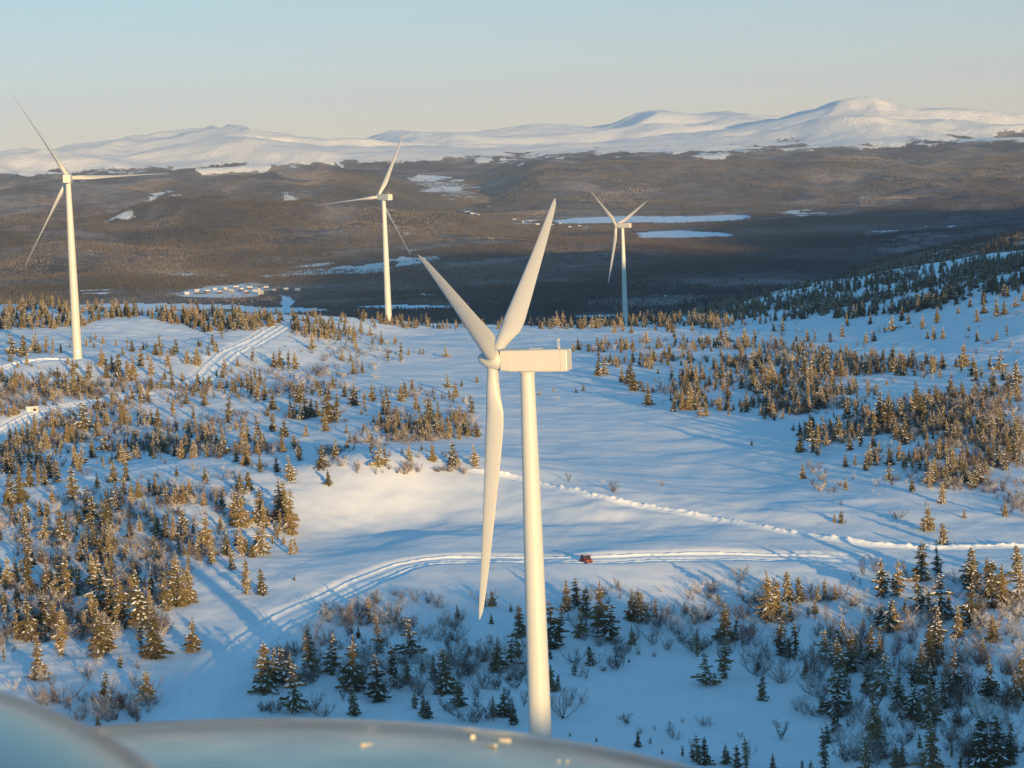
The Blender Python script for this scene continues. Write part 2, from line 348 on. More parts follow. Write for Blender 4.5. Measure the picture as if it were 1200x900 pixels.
# ---- roads: centre lines picked on the ground, ground lowered under them
def spline(pts, step):
    P = np.array(pts); d = np.r_[0, np.cumsum(np.hypot(*np.diff(P[:, :2], axis=0).T))]
    out = []
    n = max(2, int(d[-1]/step)); s = np.linspace(0, d[-1], n)
    Q = [np.interp(s, d, P[:, k]) for k in range(2)]
    k = max(1, int(14/step)); ker = np.hanning(2*k+1); ker /= ker.sum()
    Q = [np.convolve(np.pad(q, k, mode='reflect', reflect_type='odd'), ker, 'valid') for q in Q]
    return np.stack(Q, 1)
ROADS = {
 'main': [(205,905),(222,838),(250,785),(300,742),(350,714),(400,692),(450,669),(490,656),(540,653),(600,653),(650,653),(700,655),(760,650),(850,649),(930,651),(1010,655)],
 'upper': [(222,452),(245,434),(268,412),(300,398),(322,385),(332,379)],
 'pad': [(-30,440),(0,432),(25,424),(60,421),(86,421)],
 'left': [(-30,545),(0,505),(30,488),(80,477),(130,468),(170,462)],
 'crest': [(545,549),(600,557),(650,571),(700,583),(760,594),(820,604),(900,619),(960,630),(1040,641),(1100,642),(1230,641)],
}
PATH = {}
for k, pts in ROADS.items():
    W3 = [hit(*p) for p in pts]; W3 = [q for q in W3 if q]
    PATH[k] = spline([(q[0], q[1]) for q in W3], .6)
def dist_to(path, X, Y, maxd):
    """distance to a polyline, only where it can be small"""
    D = np.full(X.shape, 1e9); box = (X > path[:,0].min()-maxd) & (X < path[:,0].max()+maxd) & (Y > path[:,1].min()-maxd) & (Y < path[:,1].max()+maxd)
    idx = np.nonzero(box.ravel())[0]; x = X.ravel()[idx]; y = Y.ravel()[idx]; best = np.full(len(idx), 1e9)
    for q in path[::4]: np.minimum(best, (x-q[0])**2 + (y-q[1])**2, out=best)
    D.ravel()[idx] = np.sqrt(best); return D
ROADW = {'main': 5.2, 'upper': 5.5, 'pad': 4.5, 'left': 4.0}
for k, wd in ROADW.items():
    D = dist_to(PATH[k], GX, GY, wd+6)
    GZ -= .75 * (1 - sstep(wd*.75, wd*1.25, D))
# levelled pads and drift bowls near the road
forest = np.ones(GX.shape)
cl = clearings(GX, GY)
forest = 1 - cl
snowline = sstep(-60, 30, GZ + 50*fbm(GX, GY, 900, 4, 88) + 60*fbm(GX, GY*.5, 240, 3, 89)) * (GY > 17500)
forest = np.clip(forest * (1 - snowline), 0, 1)
forest *= 1 - .25*(1 - sstep(3300, 4600, np.hypot(GX, GY)))
forest[(RR < 1800), :] = 0
forest *= sstep(1800, 2150, np.hypot(GX, GY))
LK = lakes(GX, GY) & (RR[:, None] < 20000)

quads_i = []
ii, jj = np.meshgrid(np.arange(NR-1), np.arange(NA), indexing='ij'); j2 = (jj+1) % NA
Q = np.stack([ii*NA+jj, ii*NA+j2, (ii+1)*NA+j2, (ii+1)*NA+jj], -1)
lakeq = (LK[ii, jj] & LK[ii+1, jj] & LK[ii, j2] & LK[ii+1, j2])
ringmid = np.broadcast_to(RR[:-1, None], ii.shape)
allV = np.stack([GX, GY, GZ], -1).reshape(-1, 3)
def sub_mesh(name, mask, mtl, cap=False):
    q = Q[mask]; used, inv = np.unique(q, return_inverse=True); q2 = inv.reshape(q.shape)
    q2 = q2[:, ::-1]
    me = mesh_np(name, allV[used], q2, True)
    a = me.attributes.new('forest', 'FLOAT', 'POINT'); a.data.foreach_set('value', forest.ravel()[used].astype(np.float32))
    return tag(link(name, me, None, mtl), kind='structure')
near_mask = ringmid < 1850; mt_mask = (ringmid > 19500) & (~lakeq)
sub_mesh('snow_ground', near_mask, M['snow'])
sub_mesh('valley_terrain', (ringmid >= 1850) & (ringmid <= 19500) & ~lakeq, M['valley'])
sub_mesh('mountain_range', mt_mask, M['valley'])
sub_mesh('frozen_lake', lakeq & (ringmid >= 2300), M['ice'])
# ground directly under the aircraft
bm = bmesh.new(); vs = [bm.verts.new(tuple(allV[j])) for j in range(NA)]; bm.faces.new(vs[::-1]); me = bpy.data.meshes.new('snow_ground'); bm.to_mesh(me); bm.free()
tag(link('snow_ground', me, None, M['snow']), kind='structure')

# ---- road surfaces: strips with wheel ruts and thrown-up berms, draped over the ground
def road_strip(name, path, cross, mtl, rough=.1, seed=0, lump=0.0, fade=True):
    T = np.gradient(path, axis=0); T /= np.linalg.norm(T, axis=1)[:, None]; NN = np.stack([T[:, 1], -T[:, 0]], 1)
    cx = np.array([c[0] for c in cross]); cz = np.array([c[1] for c in cross])
    xs = np.arange(cx[0], cx[-1] + .01, .3); zs = np.interp(xs, cx, cz)
    P = path[:, None] + NN[:, None] * xs[None, :, None]
    base = hgt(P[..., 0], P[..., 1])
    mid = hgt(path[:, 0], path[:, 1])[:, None]
    n = len(path); s = np.arange(n)*.6
    e = (np.minimum(1, np.minimum(s, s[::-1])/8)) if fade else np.ones(n)
    z = zs[None] * (1 + .35*fbm(P[..., 0], P[..., 1], 9, 2, seed+3))
    z = z + rough * fbm(P[..., 0], P[..., 1], 1.3, 3, seed) * np.clip(zs[None]*2, .15, 1)
    if lump: z = z + lump * np.clip(fbm(P[..., 0], P[..., 1], 1.1, 2, seed+8), 0, 1) * np.clip(zs[None]*2, 0, 1)
    edge = np.minimum(1, np.minimum(xs - xs[0], xs[-1] - xs)/.6)
    Z = base + (z * e[:, None]) * edge[None] + .03 - .30*(1-edge[None])
    V = np.stack([P[..., 0], P[..., 1], Z], -1).reshape(-1, 3); m_ = len(xs)
    a, b = np.meshgrid(np.arange(n-1), np.arange(m_-1), indexing='ij')
    q = np.stack([a*m_+b, (a+1)*m_+b, (a+1)*m_+b+1, a*m_+b+1], -1).reshape(-1, 4)
    me = mesh_np(name, V, q, True)
    return tag(link(name, me, None, mtl), kind='structure')
plough = [(-5.2,0),(-4.2,.1),(-3.6,.38),(-3.1,.42),(-2.6,.1),(-1.5,-.03),(-.5,.14),(.5,.14),(1.5,-.03),(2.6,.1),(3.1,.36),(3.6,.3),(4.2,.1),(5.2,0)]
ruts = [(-5.4,0),(-4.4,.25),(-3.6,.6),(-2.8,.25),(-1.9,0.0),(-1.2,.1),(0,.42),(1.2,.1),(1.9,0.0),(2.8,.25),(3.6,.62),(4.4,.25),(5.4,0)]
berm = [(-3.2,0),(-2.2,.08),(-1.3,.35),(-.5,.75),(.2,.8),(.8,.4),(1.6,.1),(2.8,0)]
road_strip('snow_road', PATH['main'], plough, M['packed_snow'], .18, 1, .2)
road_strip('snow_road', PATH['upper'], ruts, M['packed_snow'], .2, 2, .2)
road_strip('snow_road', PATH['pad'], ruts, M['packed_snow'], .2, 3, .3)
road_strip('snow_road', PATH['left'], [(-4,0),(-3,.3),(-2.2,.35),(-1.2,.02),(0,.15),(1.2,.02),(2.2,.35),(3,.3),(4,0)], M['packed_snow'], .15, 4, .1)
road_strip('snow_berm', PATH['crest'], berm, M['packed_snow'], .3, 5, .6)
# ------------------------------------------------------------------ wind turbines
HUB_H, R_BL = 80.0, 45.0
def blade_mesh(pitch_sign=1):
    mb = MB(); n = 24; rings = []
    for k in range(34):
        t = k / 33; s = t ** 1.05; z = 1.2 + (R_BL - 1.2) * s
        ch = np.interp(s, [0, .035, .10, .17, .22, .35, .5, .65, .8, .92, .975, 1], [1.9, 1.9, 2.5, 3.35, 3.5, 3.05, 2.5, 2.0, 1.5, 1.05, .7, .12])
        th = np.interp(s, [0, .035, .10, .2, .4, .7, 1], [1.0, 1.0, .66, .40, .27, .20, .16])
        rnd = np.interp(s, [0, .035, .16], [1, 1, 0])
        tw = rad(np.interp(s, [0, .15, .4, 1], [13, 13, 6, -1]))
        bend = .9 * s * s; ring = []
        for i in range(n):
            a = 2*math.pi*i/n; c = math.cos(a); x_c = ch*.5*c; y_c = ch*.5*math.sin(a)
            xf = (1 - c) / 2     # 0 at the trailing edge (+x), 1 at the leading edge
            thick = ch*th*.5*math.sin(a)*(.35 + .95*xf**.6)*1.02
            x = ch * (.5*c + .22*(1-rnd)); y = thick*(1-rnd) + y_c*rnd
            X = x*math.cos(tw) - y*math.sin(tw); Y = x*math.sin(tw) + y*math.cos(tw)
            ring.append((X - bend, Y, z))
        rings.append(ring)
    mb.loft(rings); return mb
proto_blade = blade_mesh()
def turbine(base, tower_off, n_xy, thetas, label, scale=1.0, pitch=4):
    """base: foot of the tower; n_xy: the way the rotor faces; thetas: blade angles clockwise from straight up as the camera sees them"""
    root = empty('wind_turbine', base); tag(root, label, 'wind turbine', 'wind turbines on the snowy ridge')
    X, Y, Z = Vector((1,0,0)), Vector((0,1,0)), Vector((0,0,1))
    mb = MB(); H0 = HUB_H - 1.95
    hs = [-3, 0, 12, 30, 50, 66, H0]; rs = [2.12, 2.10, 2.0, 1.83, 1.60, 1.36, 1.17]
    mb.loft([circle((0,0,h), r, 48, X, Y) for h, r in zip(hs, rs)], cap0=False)
    tw = mb.build('tower', M['tower'], root)
    for h in (18.5, 38.5, 58.5):
        r = np.interp(h, hs, rs) + .012; f = MB()
        f.loft([circle((0,0,h-.07), r, 48, X, Y), circle((0,0,h+.07), r, 48, X, Y)], cap0=False, cap1=False); f.build('section_joint', M['joint'], tw)
    d = MB(); d.box((0, 2.12, 2.6), (.95, .14, 2.1)); dd = d.build('door', M['metal'], tw, .03); dd.rotation_euler = (0, 0, rad(200))
    n = Vector((n_xy[0], n_xy[1], 0)).normalized(); tilt = rad(5.5)
    nn = (n*math.cos(tilt) + Z*math.sin(tilt)).normalized()
    side = Z.cross(n).normalized()
    # nacelle frame: x back along the shaft, y sideways, z up
    Mn = Matrix((( -n.x, side.x*-1, 0, 0), (-n.y, side.y*-1, 0, 0), (0, 0, 1, HUB_H), (0, 0, 0, 1)))
    def nac(p): return Mn @ Vector(p)
    def sec(x, hw, zb, zt, cb=.28, ct=.4):
        pts = [(-hw+cb, zb), (hw-cb, zb), (hw-.07, zb+.08), (hw, zb+cb+.1), (hw, zt-ct), (hw-.12, zt-.12), (hw-ct, zt), (-hw+ct, zt), (-hw+.12, zt-.12), (-hw, zt-ct), (-hw, zb+cb+.1), (-hw+.07, zb+.08)]
        return [nac((x, y, z)) for y, z in pts]
    mb = MB()
    mb.loft([sec(-4.35, 1.25, -1.25, 1.35), sec(-4.15, 1.62, -1.68, 1.72), sec(-2.5, 1.72, -1.84, 1.76), sec(2.0, 1.74, -1.90, 1.80), sec(6.2, 1.70, -1.92, 1.84), sec(7.05, 1.66, -1.88, 1.74), sec(7.22, 1.56, -1.78, 1.62)], smooth=False)
    nc = mb.build('nacelle', M['nacelle'], root, .05)
    f = MB(); f.loft([[nac((xx, y*1.0, z)) for y, z in ((-1.755,-1.6),(-1.755,1.45),(-1.35,1.845),(1.35,1.845),(1.755,1.45),(1.755,-1.6),(1.4,-1.96),(-1.4,-1.96))] for xx in (6.15, 6.21)], smooth=False); f.build('rear_seam', M['joint'], nc)
    hb = MB()
    hb.box((0, 0, 0), (2.0, 1.3, .12)); o = hb.build('roof_hatch', M['blade'], nc, .03); o.matrix_local = Mn @ Matrix.Translation((1.6, .2, 1.84))
    for k, (mx, my, mh) in enumerate(((5.2, .5, 1.25), (5.75, -.55, 1.5))):
        f = MB(); f.loft([circle((0,0,0), .06, 8, X, Y), circle((0,0,mh), .045, 8, X, Y)]); f.box((0, 0, mh+.08), (.3, .12, .18)); f.box((0, 0, .1), (.35, .35, .2))
        o = f.build('wind_sensor', M['nacelle'], nc); o.matrix_local = Mn @ Matrix.Translation((mx, my, 1.80))
    y_ = MB(); y_.loft([circle((0,0,HUB_H-2.25), 1.32, 40, X, Y), circle((0,0,HUB_H-1.9), 1.42, 40, X, Y)]); y_.build('yaw_ring', M['nacelle'], root)
    # hub and spinner, on the tilted shaft
    hc = Vector((0, 0, HUB_H)) + n*5.75 + Z*.12; up = (Z - nn*Z.dot(nn)).normalized()
    cam_right = Vector((1, 0, 0)); r_ = up.cross(nn).normalized()
    if r_.dot(cam_right) < 0: r_ = -r_
    prof = [(-1.72, 1.5), (-1.5, 1.68), (-.6, 1.80), (.3, 1.74), (1.1, 1.52), (1.8, 1.16), (2.35, .74), (2.68, .32), (2.76, .03)]
    mb = MB(); mb.loft([circle(hc + nn*x, r, 40, r_, up) for x, r in prof]); hub = mb.build('spinner', M['nacelle'], root)
    gp = MB(); gp.loft([circle(hc - nn*1.95, 1.25, 36, r_, up), circle(hc - nn*1.70, 1.25, 36, r_, up)]); gp.build('shaft_collar', M['seam'], root)
    for th in thetas:
        a = rad(th); d = (up*math.cos(a) + r_*math.sin(a)).normalized()
        Xc = -nn; Yc = d.cross(Xc).normalized(); Xc = Yc.cross(d).normalized()
        B = Matrix(((Xc.x, Yc.x, d.x, hc.x), (Xc.y, Yc.y, d.y, hc.y), (Xc.z, Yc.z, d.z, hc.z), (0, 0, 0, 1))) @ Matrix.Rotation(rad(pitch), 4, 'Z')
        b = MB(); b.v = list(proto_blade.v); b.f = list(proto_blade.f); b.m = list(proto_blade.m); b.sm = list(proto_blade.sm)
        o = b.build('blade', M['blade'], root); o.matrix_local = B
        k = MB(); k.loft([circle((0,0,1.05), 1.06, 32, X, Y), circle((0,0,1.78), 1.04, 32, X, Y)]); kk = k.build('root_collar', M['nacelle'], o)
    return root
def tower_at(hub_px, hub_py, dist, hz=None):
    """foot of a tower from the pixel of its top and its distance"""
    d = ray(hub_px, hub_py); t = dist / d.y; return d.x*t, dist, CAM_Z + d.z*t
TB = {}
for key, (px, py, D, n_xy, th, lab, pit) in {
  'near': (617.5, 421.5, 392.4, (-.961, .277), (55.8, 175.8, 295.8), 'nearest and largest wind turbine, nacelle seen from the side in front of the snow field', 6),
  'left': (79.5, 209, 1067, (-.10, .995), (-30.5, 89.5, 209.5), 'left wind turbine, seen from behind with one blade level, on a snowy pad', 4),
  'mid': (449.5, 231, 1448, (-.60, .80), (26, 146, 266), 'distant wind turbine with its foot behind spruces, between the left and the nearest one', 4),
  'far': (729.5, 264, 1826, (-.79, .61), (-52, 68, 188), 'farthest wind turbine, lower tower in shade, in front of the frozen lake', 4)}.items():
    x, y, z = tower_at(px, py, D)
    TB[key] = turbine((x, y, z - HUB_H), None, n_xy, th, lab, pitch=pit)
    print('turbine', key, (round(x, 1), y, round(z-HUB_H, 1)), 'ground', float(hgt(np.array(x), np.array(y))))
# ------------------------------------------------------------------ spruces and birches
def col_noise(m, scale, a, b, lo=.35, hi=.65):
    n = noise_node(m, scale, 3); oi = N(m, "ShaderNodeObjectInfo")
    s = math_n(m, 'ADD', n.outputs[0], math_n(m, 'MULTIPLY', math_n(m, 'SUBTRACT', oi.outputs["Random"], .5), .6))
    r = ramp(m, s, [(lo, a), (hi, b)]); L(m, r.outputs[0], BS(m).inputs["Base Color"])
m = M['needles'] = mat('spruce_needles', (.07, .07, .04), .7, spec=.2); col_noise(m, 1.5, (.095, .080, .046), (.24, .18, .095))
m = M['bark'] = mat('bark', (.10, .08, .06), .9, spec=.1)
m = M['treesnow'] = mat('tree_snow', (.74, .75, .77), .8, spec=.1)
m = M['twigs'] = mat('birch_twigs', (.12, .09, .08), .8, spec=.1); col_noise(m, 2.0, (.10, .075, .065), (.22, .17, .15))
m = M['frost'] = mat('frosted_twigs', (.45, .40, .38), .8, spec=.1); col_noise(m, 2.0, (.36, .31, .29), (.66, .62, .60))

def spruce_meshes(seed, slim, snowy, ragged, tiers, pw=.72, ln=.04, fine=True):
    """unit-height spruce: trunk, crown and the snow lying on it"""
    R = random.Random(seed); tr, cr_, sn = MB(), MB(), MB()
    la = R.uniform(0, 6.28); lean = (ln*math.cos(la), ln*math.sin(la)); gap = R.uniform(.3, .8)
    def ax_(t): return Vector((lean[0]*t*t, lean[1]*t*t, t))
    X, Y = Vector((1,0,0)), Vector((0,1,0))
    tr.loft([circle(ax_(t), r, 6, X, Y) for t, r in ((-.05,.019),(.25,.014),(.6,.008),(1.0,.001))])
    a0 = R.uniform(0, 6)
    for k in range(tiers):
        t = .05 + .93 * (k/(tiers-1)) ** .92
        prof = (1-t)**pw * (1 - .45*math.exp(-((t-gap)/.06)**2)) * (1 - .25*math.exp(-(t/.12)**2))
        Lb = slim * prof * (1 + ragged*R.uniform(-1, .9)) + .012
        nb = (9 if t < .5 else 7 if t < .8 else 5) if fine else (6 if t < .6 else 4)
        for b in range(nb):
            if R.random() < ragged*.35: continue
            a = a0 + k*2.4 + 2*math.pi*b/nb + R.uniform(-.25, .25); l = Lb * R.choice((.55, .8, .95, 1.05, 1.3)) * R.uniform(.85, 1.15)
            d = Vector((math.cos(a), math.sin(a), 0)); s = Vector((-d.y, d.x, 0)); o = ax_(min(.985, max(.03, t + R.uniform(-.028, .028))))
            droop = l * R.uniform(.28, .62) * (1.25 - t) + .004; w_ = min(l*.42, .052) * R.uniform(.8, 1.25) + .004
            p1 = o + d*l*.45 + Vector((0,0,-droop*.35)); p2 = o + d*l + Vector((0,0,-droop*.75 + .10*l))
            hang = Vector((0, 0, -(.018 + .16*l)))
            cr_.add([o + Vector((0,0,.006)), p1 + s*w_ + hang*.6, p1, p1 - s*w_ + hang*.6, p2, p2 + hang*.5, o + hang*.7],
                    [(0,1,2), (0,2,3), (1,5,4,2), (2,4,5,3), (0,6,1), (0,3,6), (1,6,5), (3,5,6)])
            if fine and l > .05:      # side shoots
                for q in (.4, .72):
                    for sg in (-1, 1):
                        c = o + (p2-o)*q; e = c + s*sg*w_*R.uniform(1.2, 2.0) + d*l*.16 + Vector((0,0,-.02 - .1*l))
                        cr_.add([c, c + d*l*.16, e, e + Vector((0,0,-.014))], [(0,1,2), (0,2,3), (1,3,2)])
            if R.random() < snowy:
                up = Vector((0,0,.007 + .02*snowy)); sw = w_*R.uniform(.45, .95)*(.5 + .5*snowy)
                q0 = o + d*l*R.uniform(.12, .45); q1 = p1 + (p2-p1)*R.uniform(.2, .5); q2 = p2 - d*l*R.uniform(0, .12)
                sn.add([q0 + up*.4, q1 + s*sw + up*.25 - Vector((0,0,.1*sw)), q1 + up*1.3, q1 - s*sw + up*.25 - Vector((0,0,.1*sw)), q2 + up*.5],
                       [(0,1,2), (0,2,3), (1,4,2), (2,4,3)])
    return tr, cr_, sn
SPR = []
for i, (slim, snowy, ragged, tiers, pw, ln) in enumerate([(.20,.45,.38,20,.72,.03),(.24,.66,.42,19,.62,.06),(.15,.35,.45,21,.55,.05),(.30,.50,.38,17,.85,.04),(.19,.78,.42,19,.7,.08),(.22,.25,.42,20,.8,.03),(.14,.50,.6,18,.45,.10),(.27,.38,.5,18,1.0,.05),(.17,.60,.5,17,.38,.07),(.33,.70,.5,13,.6,.10),(.12,.40,.7,20,.5,.05),(.24,.55,.5,19,1.15,.02)]):
    parts = [mb for mb in spruce_meshes(100+i, slim, snowy, ragged, tiers, pw, ln)]
    ms = []
    for nm, mb, mt in zip(('trunk','crown','snow_load'), parts, (M['bark'], M['needles'], M['treesnow'])):
        me = bpy.data.meshes.new(nm); me.from_pydata(mb.v, [], mb.f); me.update(); me.materials.append(mt); ms.append(me)
    SPR.append(ms)

def birch_mesh(seed, stems, spread, tiltback=0):
    R = random.Random(seed); st, tw = MB(), MB()
    def tube(mb, p0, p1, p2, r0, r1, sides=3):
        rings = []
        for q, r in ((0, r0), (.5, (r0+r1)/2), (1, r1)):
            c = p0*(1-q)**2 + p1*2*q*(1-q) + p2*q*q; rings.append(circle(c, r, sides, Vector((1,0,0)), Vector((0,1,.3)).normalized()))
        mb.loft(rings, smooth=False, cap0=False, cap1=False)
    for i in range(stems):
        a = R.uniform(0, 2*math.pi); h = R.uniform(.6, 1.0); sp = spread*R.uniform(.3, 1)*h
        p0 = Vector((R.uniform(-.05,.05), R.uniform(-.05,.05), -.05)); d = Vector((math.cos(a), math.sin(a), 0))
        p2 = p0 + d*sp + Vector((0,0,h)); p1 = p0 + d*sp*.75 + Vector((0,0,h*.35)) + Vector((R.uniform(-.06,.06), R.uniform(-.06,.06), 0))
        tube(st, p0, p1, p2, .012, .005, 4)
        for k in range(12):
            q = R.uniform(.2, 1); c = p0*(1-q)**2 + p1*2*q*(1-q) + p2*q*q
            b = R.uniform(0, 2*math.pi); l = R.uniform(.14, .34)*(1.25-q*.6)
            e = c + Vector((math.cos(b)*l*.8, math.sin(b)*l*.8, l*R.uniform(.3, 1)))
            mid = (c+e)/2 + Vector((0,0,-.03)); tube(tw, c, mid, e, .008, .0035)
            for z in range(7):
                g = c + (e-c)*R.uniform(.2, 1); f = g + Vector((R.uniform(-1,1), R.uniform(-1,1), R.uniform(-.1,1.0)))*.13
                s = Vector((R.uniform(-1,1), R.uniform(-1,1), 0)).normalized()*.006
                tw.add([g-s, g+s, f], [(0,1,2)])
    return st, tw
BIR = []
for i, (ns, sp, fr) in enumerate([(6,.6,0),(9,.9,1),(4,.45,0),(8,1.0,1),(10,1.2,0),(7,.7,1)]):
    ms = []
    for nm, mb, mt in zip(('stems','twigs'), birch_mesh(300+i, ns, sp), (M['twigs'], M['frost'] if fr else M['twigs'])):
        me = bpy.data.meshes.new(nm); me.from_pydata(mb.v, [], mb.f); me.update(); me.materials.append(mt); ms.append(me)
    BIR.append(ms)

